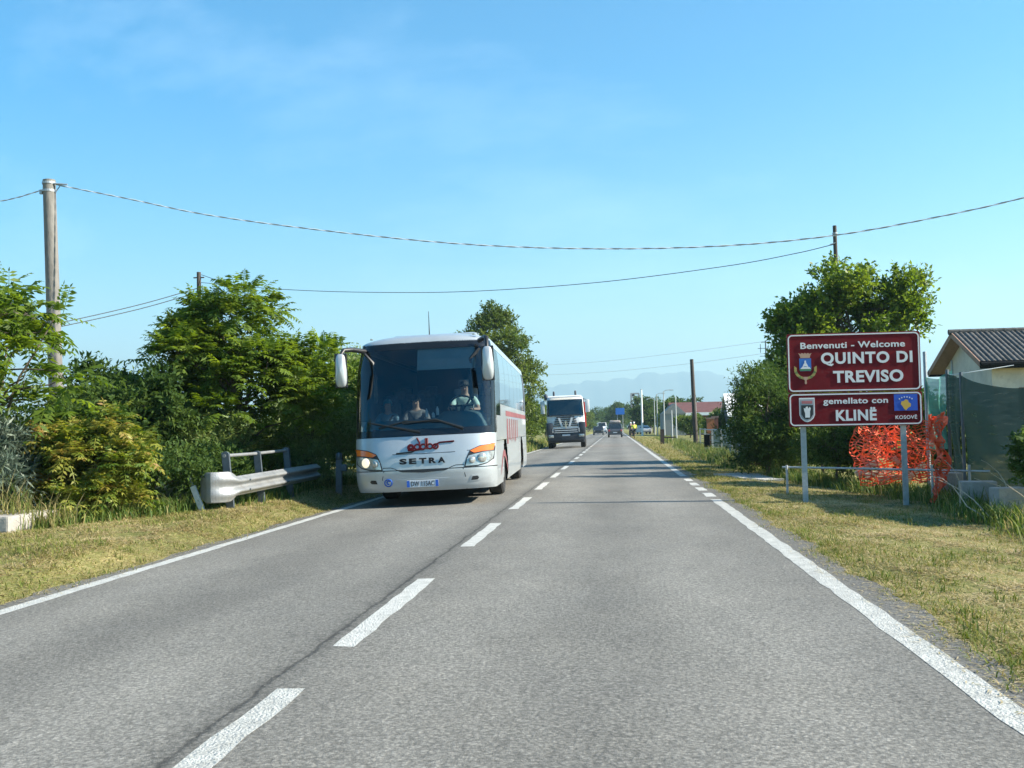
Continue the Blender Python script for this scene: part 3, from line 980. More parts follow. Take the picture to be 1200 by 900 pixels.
weeds('tall_weeds', 'green weeds at the foot of the bushes on the left verge', [(-7.9, 13.2), (-7.0, 15.4), (-6.7, 17), (-6.5, 19), (-6.4, 24), (-6.6, 34)], 9000, 0.2, 0.26, 0.016, 0.3)
weeds('dry_stalks', 'dry straw coloured stalks beside the pale slab at the left edge', [(-8.6, 12.9), (-8.0, 13.1), (-7.6, 13.6)], 500, 0.16, 0.6, 0.014, 0.8)
weeds('tall_weeds', 'rough grass bank on the left beside the lorry', [(-5.6, 34), (-5.7, 50), (-5.8, 75), (-6, 120)], 5000, 0.35, 0.5, 0.05, 0.6)

# ================================================================== MATERIALS FOR THINGS
silver = M('silver_paint', (0.40, 0.435, 0.45), 0.36, 0.35, noise=(2.0, 0.06), coat=0.5, dirt=(1.6, (0.355, 0.38, 0.395), 0.55))
white_p = M('white_paint', (0.78, 0.79, 0.78), 0.35, 0, noise=(3, 0.05), coat=0.3)
black_pl = M('black_plastic', (0.012, 0.013, 0.015), 0.45, noise=(8, 0.3))
frit = M('black_glass_border', (0.008, 0.009, 0.011), 0.12)
rubber = M('tyre_rubber', (0.018, 0.018, 0.018), 0.85, noise=(14, 0.3), bump=(60, 0.4))
rimM = M('steel_rim', (0.30, 0.31, 0.32), 0.5, 0.6, noise=(9, 0.3))
dark_in = M('dark_interior', (0.035, 0.042, 0.050), 0.85)
dashM = M('dashboard_grey', (0.10, 0.145, 0.15), 0.7, noise=(6, 0.1))
seatM = M('seat_fabric', (0.045, 0.06, 0.085), 0.9, noise=(20, 0.3))
windscreen = glassM('windscreen', (0.54, 0.65, 0.68), 0.035)
sideglass = M('tinted_side_glass', (0.05, 0.075, 0.10), 0.06, 0.0, spec=0.9, coat=1.0)
amber = M('amber_lens', (0.75, 0.16, 0.015), 0.2, coat=0.6)
lampglass = M('headlamp_lens', (0.40, 0.41, 0.39), 0.15, 0.5, noise=(14, 0.35))
lamp_on = M('lit_headlamp', (0.9, 0.85, 0.7), 0.2, emit=((1.0, 0.85, 0.55), 0.25))
chrome = M('chrome', (0.7, 0.71, 0.72), 0.15, 1.0)
redM = M('red_print', (0.075, 0.003, 0.006), 0.5, spec=.2)
redF = M('faded_red_print', (0.17, 0.065, 0.07), 0.6, spec=.2, noise=(3, .3))
letterM = M('dark_badge', (0.012, 0.014, 0.018), 0.5, spec=.2)
plateW = M('plate_white', (0.50, 0.53, 0.56), 0.5, spec=.2)
plateB = M('plate_blue', (0.015, 0.09, 0.42), 0.4)
plateK = M('plate_ink', (0.02, 0.02, 0.025), 0.5)
skin = M('skin', (0.42, 0.24, 0.17), 0.6)
hairM = M('dark_hair', (0.02, 0.014, 0.01), 0.7)
shirtG = M('pale_green_shirt', (0.55, 0.66, 0.58), 0.85)
shirtP = M('beige_top', (0.17, 0.15, 0.15), 0.85)
shirtB = M('blue_top', (0.16, 0.24, 0.30), 0.85)
capB = M('teal_cap', (0.04, 0.20, 0.26), 0.8)
beltM = M('black_strap', (0.012, 0.012, 0.014), 0.7)
glassesM = M('dark_glasses', (0.006, 0.006, 0.007), 0.2)

# ================================================================== PEOPLE
def skinned(name, verts, edges, radii, mat, parent, root=0, sub=1):
    me = bpy.data.meshes.new(name)
    me.from_pydata([tuple(v) for v in verts], edges, [])
    me.materials.append(mat)
    o = bpy.data.objects.new(name, me)
    COL.objects.link(o)
    o.parent = parent
    o.modifiers.new('skin', 'SKIN')
    for i, r in enumerate(radii):
        d = me.skin_vertices[0].data[i]
        d.radius = (r, r) if not isinstance(r, tuple) else r
        d.use_root = (i == root)
    o.modifiers['skin'].use_smooth_shade = True
    s = o.modifiers.new('sub', 'SUBSURF')
    s.levels = s.render_levels = sub
    return o

def head_parts(t, hc, face, hair, cap=None, glasses=True):
    """hair or cap, nose, ears and glasses round a head centred on hc, looking along face (unit xy)"""
    f = Vector(face).normalized()
    s = Vector((-f.y, f.x, 0))
    mb = MB()
    def dome(u, v):
        a = 2 * math.pi * u
        e = math.pi / 2 * (1 - v * 1.12)
        k = 0.108 if cap is None else 0.113
        p = Vector(hc) + (f * math.cos(a) * 1.08 + s * math.sin(a) * 0.86) * k * math.cos(e) + Vector((0, 0, k * 1.12 * math.sin(e) + 0.012))
        if math.cos(a) > 0.3 and v > 0.62: p += Vector((0, 0, 0.045 * (v - .62) * 2.6))
        return p
    mb.grid(dome, 18, 8)
    mb.build('cap' if cap else 'hair', cap or hair, t, smooth=80)
    if cap:
        b2 = MB()
        b2.grid(lambda u, v: Vector(hc) + f * (0.105 + 0.07 * v) + s * (u - .5) * 0.16 * (1 - .3 * v) + Vector((0, 0, .055 - .02 * v)), 6, 3)
        b2.build('cap_peak', cap, t, solid=0.006)
    if glasses:
        g = MB()
        for q in (-1, 1):
            g.box(Vector(hc) + f * 0.098 + s * 0.036 * q + Vector((0, 0, 0.018)), (0.055, 0.055, 0.036), bev=0.012)
        g.box(Vector(hc) + f * 0.10 + Vector((0, 0, 0.025)), (0.03, 0.03, 0.008))
        g.build('sunglasses', glassesM, t)
    m = MB()
    m.box(Vector(hc) + f * 0.096 + Vector((0, 0, -0.058)), (0.03, 0.03, 0.008), bev=0.003)
    m.build('mouth', M('lips', (0.30, 0.10, 0.08), 0.6), t)

def seated(name, label, loc, rotz, shirt, hands, cap=None, glasses=True, strap=1, scale=1.0):
    """a sitter facing -Y in local axes, hips at the origin; hands: two wrist targets"""
    t = thing(name, label, 'person', loc, (0, 0, rotz))
    t.scale = (scale,) * 3
    V = [(0, 0, 0.02), (0, 0.03, 0.2), (0, 0.02, 0.38), (0, 0.0, 0.5), (0, -.015, 0.57), (0, -.03, .645), (0, -.035, .72), (0, -.02, .785), (0, -.115, .675)]
    Rd = [(.15, .12), (.135, .105), (.16, .11), (.11, .08), .052, (.066, .075), (.078, .092), (.058, .07), .014]
    E = [(0, 1), (1, 2), (2, 3), (3, 4), (4, 5), (5, 6), (6, 7), (5, 8)]
    sv, sr, se = [(0, .0, 0.0), (0, 0.03, 0.2), (0, 0.02, 0.38), (0, 0.0, 0.49)], [(.168, .138), (.15, .122), (.178, .128), (.118, .09)], [(0, 1), (1, 2), (2, 3)]
    for q, hnd in zip((-1, 1), hands):
        sh = Vector((0.185 * q, 0.0, .46))
        w = Vector(hnd)
        mid = (sh + w) * .5 + Vector((0.09 * q, 0.03, -0.10))
        k = len(V)
        fdir = (w - mid).normalized()
        V += [tuple(sh), tuple(mid), tuple(w), tuple(w + fdir * .075)]
        Rd += [.056, .043, .029, (.042, .02)]
        E += [(3, k), (k, k + 1), (k + 1, k + 2), (k + 2, k + 3)]
        side = fdir.cross(Vector((0, 0, 1))).normalized()
        for j, (off, ln) in enumerate(((-.03, .06), (-.01, .075), (.01, .07), (.028, .055))):
            a = len(V)
            p0 = w + fdir * .085 + side * off
            V += [tuple(p0 + fdir * ln * .5 + Vector((0, 0, -.012))), tuple(p0 + fdir * ln * .8 + Vector((0, 0, -.04)))]
            Rd += [.009, .008]
            E += [(k + 3, a), (a, a + 1)]
        a = len(V)
        V += [tuple(w + fdir * .045 - side * .045 * q), tuple(w + fdir * .09 - side * .055 * q)]
        Rd += [.011, .009]
        E += [(k + 3, a), (a, a + 1)]
        k2 = len(sv)
        sv += [tuple(sh), tuple(sh + (mid - sh) * .72)]
        sr += [.078, .066]
        se += [(3, k2), (k2, k2 + 1)]
        k3 = len(V)
        V += [(0.1 * q, -.05, 0), (0.11 * q, -.45, .02), (.11 * q, -.47, -.38), (.11 * q, -.6, -.42)]
        Rd += [.095, .068, .05, .04]
        E += [(0, k3), (k3, k3 + 1), (k3 + 1, k3 + 2), (k3 + 2, k3 + 3)]
    skinned('body', V, E, Rd, skin, t)
    skinned('shirt', sv, se, sr, shirt, t)
    head_parts(t, (0, -.03, .705), (0, -1, 0), hairM, cap, glasses)
    mb = MB()
    mb.grid(lambda u, v: Vector((strap * (0.13 - 0.28 * v), -.125 + .03 * abs(v - .3), .5 - .42 * v)) + Vector((.045 * (u - .5), 0, 0)), 1, 8)
    mb.build('seat_belt', beltM, t, solid=.004)
    return t

# ================================================================== THE BUS
BUS_Y = 17.75
bus_x = at(497, 545, 17.75).x
BL = 12.2
bus = thing('bus', 'silver coach with red lettering driving towards the camera in the left lane', 'bus',
            (bus_x, BUS_Y, road_z(bus_x) + 0.006), (0, -math.atan(0.025) * 1.15, R(2.2)))
BW = 1.275
def b_w(z):
    w = BW
    if z < 0.6: w -= 0.03 * ((0.6 - z) / 0.32) ** 2
    if z > 2.2: w -= 0.10 * ((z - 2.2) / 0.85) ** 2
    if z > 2.98: w -= 0.55 * ((z - 2.98) / 0.16) ** 1.5
    return w
def b_base(z):
    pts = [(0.2, .16), (.27, .10), (.34, .05), (.45, .02), (.6, .0), (.75, .012), (.9, .03), (1.05, .06), (1.24, .11), (1.5, .17), (2.0, .30), (2.5, .46), (2.9, .63), (3.0, .70), (3.06, .80), (3.10, .95), (3.14, 1.2)]
    if z <= pts[0][0]: return pts[0][1]
    for (a, p), (b, q) in zip(pts, pts[1:]):
        if z <= b: return p + (q - p) * (z - a) / (b - a)
    return pts[-1][1]
def bow(s):
    s = min(1, abs(s))
    return 0.05 * s * s + 0.40 * (1 - math.sqrt(max(0, 1 - s ** 4.2)))
def bp(u, z, off=0.0):
    """a point of the coach's skin: u in -1..1 across the front, beyond that metres along a side"""
    w = b_w(z)
    def raw(u, z):
        w = b_w(z)
        if abs(u) <= 1:
            s = math.sin(u * math.pi / 2)
            return Vector((w * s, b_base(z) + bow(s), z))
        q = 1 if u > 0 else -1
        return Vector((q * w, b_base(z) + bow(1) + abs(u) - 1, z))
    p = raw(u, z)
    if off:
        e = 0.01
        du = raw(u + e, z) - raw(u - e, z)
        dz = raw(u, z + e) - raw(u, z - e)
        n = du.cross(dz).normalized()
        p += n * off
    return p
def front(x, z, off=0.006):
    s = max(-.999, min(.999, x / b_w(z)))
    return bp(math.asin(s) * 2 / math.pi, z, off)
def patch(us, zs, off=0.0, hole=None):
    mb = MB()
    mb.v = [tuple(bp(u, z, off)) for z in zs for u in us]
    n = len(us)
    for j in range(len(zs) - 1):
        for i in range(n - 1):
            if hole and hole(*[(a + b) / 2 for a, b in zip(bp(us[i], zs[j]), bp(us[i + 1], zs[j + 1]))]): continue
            mb.f.append((j * n + i, j * n + i + 1, (j + 1) * n + i + 1, (j + 1) * n + i))
    return mb
def lsp(a, b, n):
    return [a + (b - a) * i / n for i in range(n + 1)]
UE = 1 + BL - 1.25
AX1, AX2 = 2.75, 8.9
def arch(x, y, z):
    return any((y - a) ** 2 + (z - .5) ** 2 < .62 ** 2 for a in (AX1, AX2)) and abs(x) > 1.1
FU = lsp(-1, 1, 64)
SRt = lsp(1, UE, 110)
SLf = [-u for u in SRt][::-1]
G = 0.008
patch(FU, lsp(.27, .64, 10)).build('front_bumper', silver, bus, smooth=50)
patch(FU, lsp(.655, 1.235, 14)).build('front_panel', silver, bus, smooth=50)
patch(lsp(-1.0, 1.0, 64), lsp(.27, 1.3, 8), -.03).build('bumper_backing', black_pl, bus, smooth=50)
for S_, nm in ((SRt, 'side_panel'), (SLf, 'side_panel')):
    patch(S_, lsp(.27, 1.08, 10), 0, arch).build(nm, silver, bus, smooth=50)
    patch(S_, lsp(1.088, 1.55, 5)).build('side_panel', silver, bus, smooth=50)
    patch(S_, lsp(2.84, 3.0, 3)).build('roof_edge', silver, bus, smooth=50)
# rear wall
rear = MB()
rz = lsp(.27, 3.05, 14)
rear.v = [tuple(bp(q * UE, z)) for z in rz for q in (-1, 1)]
rear.f = [(2 * j, 2 * j + 1, 2 * j + 3, 2 * j + 2) for j in range(len(rz) - 1)]
rear.build('rear_panel', silver, bus)
# roof: rings drawn in over the top
rfm = MB()
full = SLf + FU[1:-1] + SRt
zr = [2.94, 2.98, 3.02, 3.05, 3.08, 3.10, 3.12]
n0 = len(full)
for z in zr:
    rfm.v += [tuple(bp(u, z) if z > 2.945 or abs(u) > 1.25 else bp(u, z)) for u in full]
for j in range(len(zr) - 1):
    for i in range(n0 - 1):
        rfm.f.append((j * n0 + i, j * n0 + i + 1, (j + 1) * n0 + i + 1, (j + 1) * n0 + i))
last = (len(zr) - 1) * n0
half = n0 // 2
for i in range(half - 1):
    a, b = last + i, last + n0 - 1 - i
    rfm.f.append((a, b, b - 1, a + 1))
roof = rfm.build('roof', silver, bus, smooth=50)
ac = MB()
ac.box((0, 3.6, 3.15), (1.7, 2.6, 0.2), bev=0.08)
ac.build('roof_unit', silver, bus, smooth=40)
for x in (-.98, .92, 1.0):
    mk = MB()
    mk.box((x, .86, 3.06), (0.045, 0.05, 0.03), bev=.008)
    mk.build('marker_lamp', lampglass, bus)
an = MB()
an.tube([(0.0, 1.6, 3.1), (0.0, 1.62, 3.62)], [.012, .005], 6)
an.build('aerial', black_pl, bus)
# windscreen with its black border
zw = lsp(1.36, 2.82, 16)
patch(lsp(-.80, .80, 48), zw, -.004).build('windscreen', windscreen, bus, smooth=60)
fr_ = MB()
for mbp in (patch(FU, lsp(1.24, 1.362, 3)), patch(FU, lsp(2.818, 2.95, 4)), patch(lsp(-1, -.80, 8) , lsp(1.36, 2.82, 12)), patch(lsp(.80, 1.0, 8), lsp(1.36, 2.82, 12)),
            patch(lsp(1, 1.16, 3), lsp(1.24, 2.84, 12)), patch(lsp(-1.16, -1, 3), lsp(1.24, 2.84, 12))):
    fr_.add(mbp.v, mbp.f)
fr_.build('windscreen_frame', frit, bus, smooth=60)
# side windows: driver's pane drops lower than the row behind
for q in (1, -1):
    us = lambda a, b, n: lsp(a, b, n) if q > 0 else [-k for k in lsp(a, b, n)][::-1]
    patch(us(1.17, 2.15, 6), lsp(1.56, 2.84, 8), -.003).build('side_window', windscreen if q > 0 else sideglass, bus, smooth=60)
    u0 = 2.19
    for k in range(6):
        u1 = u0 + 1.45
        patch(us(u0, min(u1, UE - .02), 6), lsp(1.78, 2.84, 6), -.003).build('side_window', sideglass, bus, smooth=60)
        u0 = u1 + .035
    patch(us(2.17, UE, 30), lsp(1.55, 1.775, 2)).build('side_panel', silver, bus, smooth=50)
    patch(us(1.16, UE, 20), lsp(1.55, 2.84, 4), -.02).build('window_backing', black_pl, bus) if q < 0 else patch(us(2.17, UE, 20), lsp(1.55, 2.84, 4), -.02).build('window_backing', black_pl, bus)
# side print: red band under the windows, red panels and a swash low down
def decal(pts, mat, name, off=.004):
    mb = MB()
    mb.v = [tuple(bp(u, z, off)) for u, z in pts]
    mb.f = [tuple(range(len(pts)))]
    return mb.build(name, mat, bus)
band = MB()
for a in lsp(3.6, UE - .1, 24)[:-1]:
    w_ = (UE - 3.7) / 24
    k = len(band.v)
    band.v += [tuple(bp(a, 1.56 , .004)), tuple(bp(a + w_, 1.56, .004)), tuple(bp(a + w_, 1.67, .004)), tuple(bp(a, 1.67, .004))]
    band.f.append((k, k + 1, k + 2, k + 3))
band.build('red_stripe', redF, bus)
for i, (a, b2) in enumerate(((3.8, 4.2), (4.55, 4.9), (5.3, 5.65), (6.0, 6.25), (6.6, 6.95), (7.4, 7.7))):
    decal([(a, .98 + .1 * (i % 2)), (b2, .98 + .06 * (i % 3)), (b2 + .05, 1.50), (a + .1, 1.52)], redF, 'side_lettering', .0045)
sw = MB()
for k in range(14):
    t0, t1 = k / 14, (k + 1) / 14
    f = lambda t: (1.9 + 1.8 * t, .42 + .34 * math.sin(t * math.pi))
    a, b2 = f(t0), f(t1)
    i0 = len(sw.v)
    sw.v += [tuple(bp(a[0], a[1], .004)), tuple(bp(b2[0], b2[1], .004)), tuple(bp(b2[0], b2[1] + .13, .004)), tuple(bp(a[0], a[1] + .13, .004))]
    sw.f.append((i0, i0 + 1, i0 + 2, i0 + 3))
sw.build('red_swash', redF, bus)
# seam lines on the lower front
def fline(pts, w, mat, name, off=.004, th=.004):
    mb = MB()
    n = len(pts)
    for i in range(n - 1):
        (x0, z0), (x1, z1) = pts[i], pts[i + 1]
        d = Vector((x1 - x0, z1 - z0)).normalized()
        nn = Vector((-d.y, d.x)) * w / 2
        k = len(mb.v)
        mb.v += [tuple(front(x0 - nn.x, z0 - nn.y, off)), tuple(front(x1 - nn.x, z1 - nn.y, off)), tuple(front(x1 + nn.x, z1 + nn.y, off)), tuple(front(x0 + nn.x, z0 + nn.y, off))]
        mb.f.append((k, k + 1, k + 2, k + 3))
    return mb.build(name, mat, bus)
# headlights: outlines across the curved corners
def fpoly(pts, mat, name, parent, off0, off1, steps=10):
    """a filled outline on the front skin, raised from off0 to off1"""
    xs = [p[0] for p in pts]
    mb = MB()
    x0, x1 = min(xs), max(xs)
    def zrange(x):
        zz = []
        for (ax, az), (bx, bz) in zip(pts, pts[1:] + pts[:1]):
            if min(ax, bx) - 1e-9 <= x <= max(ax, bx) + 1e-9 and abs(ax - bx) > 1e-9:
                zz.append(az + (bz - az) * (x - ax) / (bx - ax))
        return (min(zz), max(zz)) if zz else None
    cols = []
    for i in range(steps + 1):
        x = x0 + (x1 - x0) * i / steps
        r = zrange(min(max(x, x0 + 1e-4), x1 - 1e-4))
        cols.append((x, r[0], r[1]))
    m_ = 5
    for (x, a, b2) in cols:
        for j in range(m_ + 1):
            z = a + (b2 - a) * j / m_
            mb.v.append(tuple(front(x, z, off1)))
        mb.v.append(tuple(front(x, a, off0)))
        mb.v.append(tuple(front(x, b2, off0)))
    n = m_ + 3
    for i in range(len(cols) - 1):
        for j in range(m_):
            mb.f.append((i * n + j, (i + 1) * n + j, (i + 1) * n + j + 1, i * n + j + 1))
        mb.f.append((i * n, i * n + m_ + 1, (i + 1) * n + m_ + 1, (i + 1) * n))
        mb.f.append((i * n + m_, (i + 1) * n + m_, (i + 1) * n + m_ + 2, i * n + m_ + 2))
    for i in (0, len(cols) - 1):
        mb.f.append(tuple([i * n + m_ + 1] + [i * n + j for j in range(m_ + 1)] + [i * n + m_ + 2]))
    return mb.build(name, mat, parent, smooth=35)
for q in (1, -1):
    fx = lambda L: [(q * x, z) for x, z in L]
    hl = fpoly(fx([(.72, .655), (.95, .66), (1.12, .70), (1.235, .78), (1.252, .98), (1.25, 1.055), (1.0, 1.02), (.83, .95), (.755, .80)]), black_pl, 'headlight', bus, -.01, .006, 22)
    fpoly(fx([(.83, .935), (.90, .895), (1.05, .92), (1.24, .93), (1.245, 1.045), (1.0, 1.005)]), amber, 'indicator', hl, .004, .014, 14)
    fpoly(fx([(.745, .675), (.95, .68), (1.11, .715), (1.22, .79), (1.235, .91), (1.05, .90), (.90, .872), (.80, .85), (.765, .78)]), lampglass, 'lens', hl, .004, .012, 16)
    for (x, z, r, mt) in ((.86, .77, .058, lampglass), (1.03, .80, .085, lamp_on if q < 0 else lampglass)):
        mb = MB()
        c = front(q * x, z, .02)
        mb.lathe([(r, 0), (r * .93, -.012), (r * .5, -.02), (0.001, -.022)], (0, 0, 0), 'y', 20)
        o = mb.build('bulb', mt, hl, smooth=60)
        o.location = c
        o.rotation_euler = (0, 0, R(28) * q)
    # fog lamp in its socket
    fg = fpoly(fx([(.80, .40), (.98, .41), (1.02, .47), (.97, .52), (.83, .51)]), silver, 'fog_lamp_bezel', bus, -.01, .008, 10)
    fpoly(fx([(.83, .425), (.94, .43), (.965, .465), (.94, .495), (.85, .49)]), black_pl, 'fog_lamp', fg, .004, .012, 10)
    fline(fx([(.74, .27), (.735, .5), (.70, .645)]), .012, black_pl, 'panel_seam')
fline([(-.92, .945), (-.5, .93), (0, .925), (.5, .93), (.83, .945)], .01, black_pl, 'panel_seam')
fline([(-.72, .70), (-.58, .70), (-.5, .675), (-.42, .635), (0, .615), (.42, .635), (.5, .675), (.58, .70), (.72, .70)], .012, black_pl, 'panel_seam')
fpoly([(-.47, .66), (-.40, .615), (0, .595), (.40, .615), (.47, .66), (.3, .65), (0, .645), (-.3, .65)], black_pl, 'grille_slit', bus, -.01, .007, 18)
# number plate in a recessed surround
fpoly([(-.46, .335), (.42, .335), (.46, .49), (-.50, .49)], silver, 'plate_surround', bus, -.01, .012, 8)
pl = MB()
pl.box((0, 0, 0), (.56, .012, .125), bev=.004)
plate = pl.build('number_plate', plateW, bus)
plate.location = front(-.02, .41, .022)
for q in (-1, 1):
    b2 = MB()
    b2.box((q * .255, -.007, 0), (.05, .004, .115))
    b2.build('plate_band', plateB, plate)
add_text('DW 115AC', 0.0, 0, .41, .085, plateK, plate, -.0065, .012, .003)
# maker's name and the operator's name
for ch, x in zip('SETRA', (-.37, -.20, -.02, .15, .31)):
    me = text_mesh(ch, .13, .10, .05, .012)
    me.materials.clear()
    me.materials.append(letterM)
    o = bpy.data.objects.new('lettering', me)
    COL.objects.link(o)
    o.parent = bus
    o.location = front(x + .02, .80, .008)
def script_tube(pts, r, mat, name, off=.014):
    mb = MB()
    for P in pts:
        mb.tube([front(x, z, off) for x, z in P], r, 6)
    return mb.build(name, mat, bus, smooth=60)
def ring(cx, cz, r, n=14, a0=0, a1=2 * math.pi):
    return [(cx + r * math.cos(a0 + (a1 - a0) * i / n), cz + r * 0.92 * math.sin(a0 + (a1 - a0) * i / n)) for i in range(n + 1)]
logo = [ring(-.21, 1.04, .052), ring(-.205, 1.045, .03), ring(-.095, 1.045, .046), [(-.05, 1.0), (-.055, 1.12), (-.10, 1.20)], ring(.01, 1.045, .046), [(.055, 1.0), (.055, 1.19)],
        [(.085, 1.19), (.085, 1.0)], ring(.13, 1.045, .046), ring(.23, 1.04, .045), [(.20, 1.0), (.25, 1.08), (.30, 1.105), (.56, 1.115)], [(-.26, .99), (-.16, .985), (-.05, .995), (.03, .995)]]
script_tube(logo, .0145, redM, 'operator_name')
script_tube([[(-.47, .945), (-.20, .955), (-.15, .975)]], .012, letterM, 'operator_name')
script_tube([ring(-.63, .44, .065, 16), ring(-.625, .445, .03, 10, .6, 5)], .011, plateB, 'round_sticker')
fpoly([(-.69, .38), (-.57, .38), (-.57, .50), (-.69, .50)], plateW, 'round_sticker', bus, .002, .006, 4)
# wipers
wp = MB()
wp.tube([front(.72, 1.33, .04), front(.25, 1.50, .05), front(-.35, 1.46, .045)], [.022, .016, .012], 6)
wp.tube([front(.30, 1.47, .035), front(-.30, 1.50, .035), front(-.78, 1.40, .03)], .012, 6)
wp.build('wiper', black_pl, bus)
wp = MB()
wp.tube([front(-.05, 1.30, .04), front(-.5, 1.40, .05), front(-.95, 1.50, .045)], [.02, .015, .012], 6)
wp.build('wiper', black_pl, bus)
lamp = MB()
lamp.box(front(-.86, 1.36, -.05), (.13, .04, .07), bev=.015)
lamp.build('dash_light', redM, bus)
# mirrors on long arms, like ears
def mirror(x, z, q, arm):
    a = MB()
    a.tube(arm, [.048, .044, .04, .03], 8)
    ar = a.build('mirror_arm', black_pl, bus, smooth=60)
    h = MB()
    def shell(u, v):
        th = 2 * math.pi * u
        e = 0.5
        c, s_ = math.cos(th), math.sin(th)
        sx = math.copysign(abs(c) ** .55, c) * .105
        sz = math.copysign(abs(s_) ** .55, s_) * .30
        k = (math.sin(v * math.pi / 2)) ** .6
        return Vector((x + sx * k * (1 - .12 * (sz > 0)), arm[-1][1] - .10 * (1 - v) ** 0.7 * 1.0, z + sz * k))
    h.grid(shell, 32, 8)
    h.build('mirror_housing', silver if q else silver, ar, smooth=60)
    g = MB()
    g.grid(lambda u, v: Vector((x + (u - .5) * .2, arm[-1][1] + .035, z + (v - .5) * .57)), 1, 1)
    g.box((x, arm[-1][1] + .015, z), (.225, .03, .615), bev=.012)
    g.build('mirror_glass', black_pl, ar)
mirror(-1.42, 2.47, 0, [Vector((-1.10, .78, 2.84)), Vector((-1.27, .45, 2.86)), Vector((-1.38, .26, 2.84)), Vector((-1.42, .17, 2.74))])
mirror(1.22, 2.46, 1, [Vector((1.04, .68, 2.92)), Vector((1.16, .40, 2.95)), Vector((1.21, .16, 2.92)), Vector((1.22, .08, 2.74))])
# inner pillar mirrors seen through the glass
for q, x in ((-1, -.98), (1, .93)):
    mb = MB()
    mb.tube([(x + .1 * q, .66, 2.78), (x - .06 * q, .60, 2.6), (x - .08 * q, .62, 2.3)], [.03, .03, .02], 6)
    mb.box((x - .08 * q, .66, 2.12), (.085, .05, .52), bev=.03)
    mb.build('inner_mirror', black_pl, bus, smooth=50)
# wheels
def wheel(parent, x, y, r, w, name='wheel', rim=rimM, sign=1):
    t = MB()
    t.lathe([(r * .60, -w / 2 * .8), (r * .62, -w / 2), (r * .93, -w / 2), (r, -w / 2 * .75), (r, w / 2 * .75), (r * .93, w / 2), (r * .62, w / 2), (r * .60, w / 2 * .8)], (0, 0, 0), 'x', 32)
    wh = bpy.data.objects.new(name, None)
    COL.objects.link(wh)
    wh.parent = parent
    wh.location = (x, y, r)
    t.build('tyre', rubber, wh, smooth=40)
    m = MB()
    s = sign
    m.lathe([(r * .61, s * w * .35), (r * .5, s * w * .30), (r * .42, s * w * .18), (r * .25, s * w * .18), (r * .2, s * w * .36), (0.002, s * w * .38)], (0, 0, 0), 'x', 24)
    m.lathe([(r * .605, -w * .38), (r * .605, w * .38)], (0, 0, 0), 'x', 24)
    m.build('rim', rim, wh, smooth=40)
    return wh
for q in (-1, 1):
    wheel(bus, q * 1.07, AX1, .49, .29, sign=q)
    wheel(bus, q * 1.07, AX2, .49, .29, sign=q)
    wheel(bus, q * .74, AX2, .49, .27, sign=q)
un = MB()
un.box((0, 6.3, .42), (2.3, 11.0, .14))
un.box((0, 5.7, .62), (1.2, 9.5, .4))
un.tube([(-.95, AX1, .47), (.95, AX1, .47)], .07, 8)
un.build('underbody', black_pl, bus)
# cabin seen through the windscreen
cabin = MB()
cabin.box((0, 4.2, 1.02), (2.44, 7.2, .06))
cabin.box((0, 7.7, 2.0), (2.4, .06, 1.9))
cabin.box((0, 4.2, 2.93), (2.3, 6.6, .05))
cabin.build('cabin', dark_in, bus)
db = MB()
def dash(u, v):
    x = -1.13 + 2.26 * u
    y0 = b_base(1.4) + bow(x / BW) + .04
    prof = [(0, 1.30), (.12, 1.40), (.35, 1.50), (.55, 1.54), (.66, 1.50), (.70, 1.30), (.70, 1.05)]
    t = v * (len(prof) - 1)
    k = min(int(t), len(prof) - 2)
    f = t - k
    dy, z = prof[k][0] + (prof[k + 1][0] - prof[k][0]) * f, prof[k][1] + (prof[k + 1][1] - prof[k][1]) * f
    if x > 0.15: z += .16 * sm(.15, .35, x) * math.sin(min(1, dy / .6) * math.pi) * (1 - sm(1.0, 1.13, x) * .6)
    return Vector((x, y0 + dy * .9, z))
db.grid(dash, 44, 12)
db.build('dashboard', dashM, bus, smooth=60)
st = MB()
wc = Vector((.62, 1.02, 1.76))
pts = []
for k in range(25):
    a = 2 * math.pi * k / 24
    pts.append(wc + Vector((.225 * math.cos(a), .225 * math.sin(a) * .55, .225 * math.sin(a) * .82)))
st.tube(pts, .017, 6)
st.tube([wc + Vector((-.22, 0, 0)), wc, wc + Vector((.22, 0, 0))], .018, 6)
st.tube([wc, wc + Vector((0, -.3, -.3))], .03, 6)
st.build('steering_wheel', black_pl, bus, smooth=60)
def seat(x, y, z, name='seat'):
    s = MB()
    s.box((x, y, z - .06), (.46, .46, .14), bev=.05)
    s.box((x, y + .27, z + .32), (.46, .13, .74), Matrix.Rotation(-.12, 3, 'X'), bev=.05)
    s.box((x, y + .33, z + .76), (.28, .1, .2), Matrix.Rotation(-.12, 3, 'X'), bev=.04)
    s.build(name, seatM, bus, smooth=50)
DX, DY, DZ = .62, 1.55, 1.42
seat(DX, DY, DZ, 'driver_seat')
for x in (-1.0, -.44):
    for k in range(3):
        seat(x, 2.35 + k * 1.0, 1.22 + .12 * k)
for k in range(3):
    for x in (.5, .98):
        seat(x, 3.1 + k, 1.3 + .1 * k)
sv_ = MB()
sv_.grid(lambda u, v: Vector((-.1 + 1.05 * u, b_base(2.3 + .46 * v) + bow((-.1 + 1.05 * u) / BW) + .09, 2.42 + .40 * v)), 8, 2)
sv_.build('sun_blind', M('grey_blind', (0.28, 0.36, 0.38), 0.8, noise=(3, .1)), bus, solid=.006)
bt = MB()
for x, z, h in ((.0, 1.58, .15), (.12, 1.56, .1), (.2, 1.6, .16)):
    bt.lathe([(.001, 0), (.028, .0), (.028, h * .7), (.012, h * .85), (.012, h), (.001, h)], (x, .75, z), 'z', 10)
bt.build('cup', plateW, bus, smooth=50)
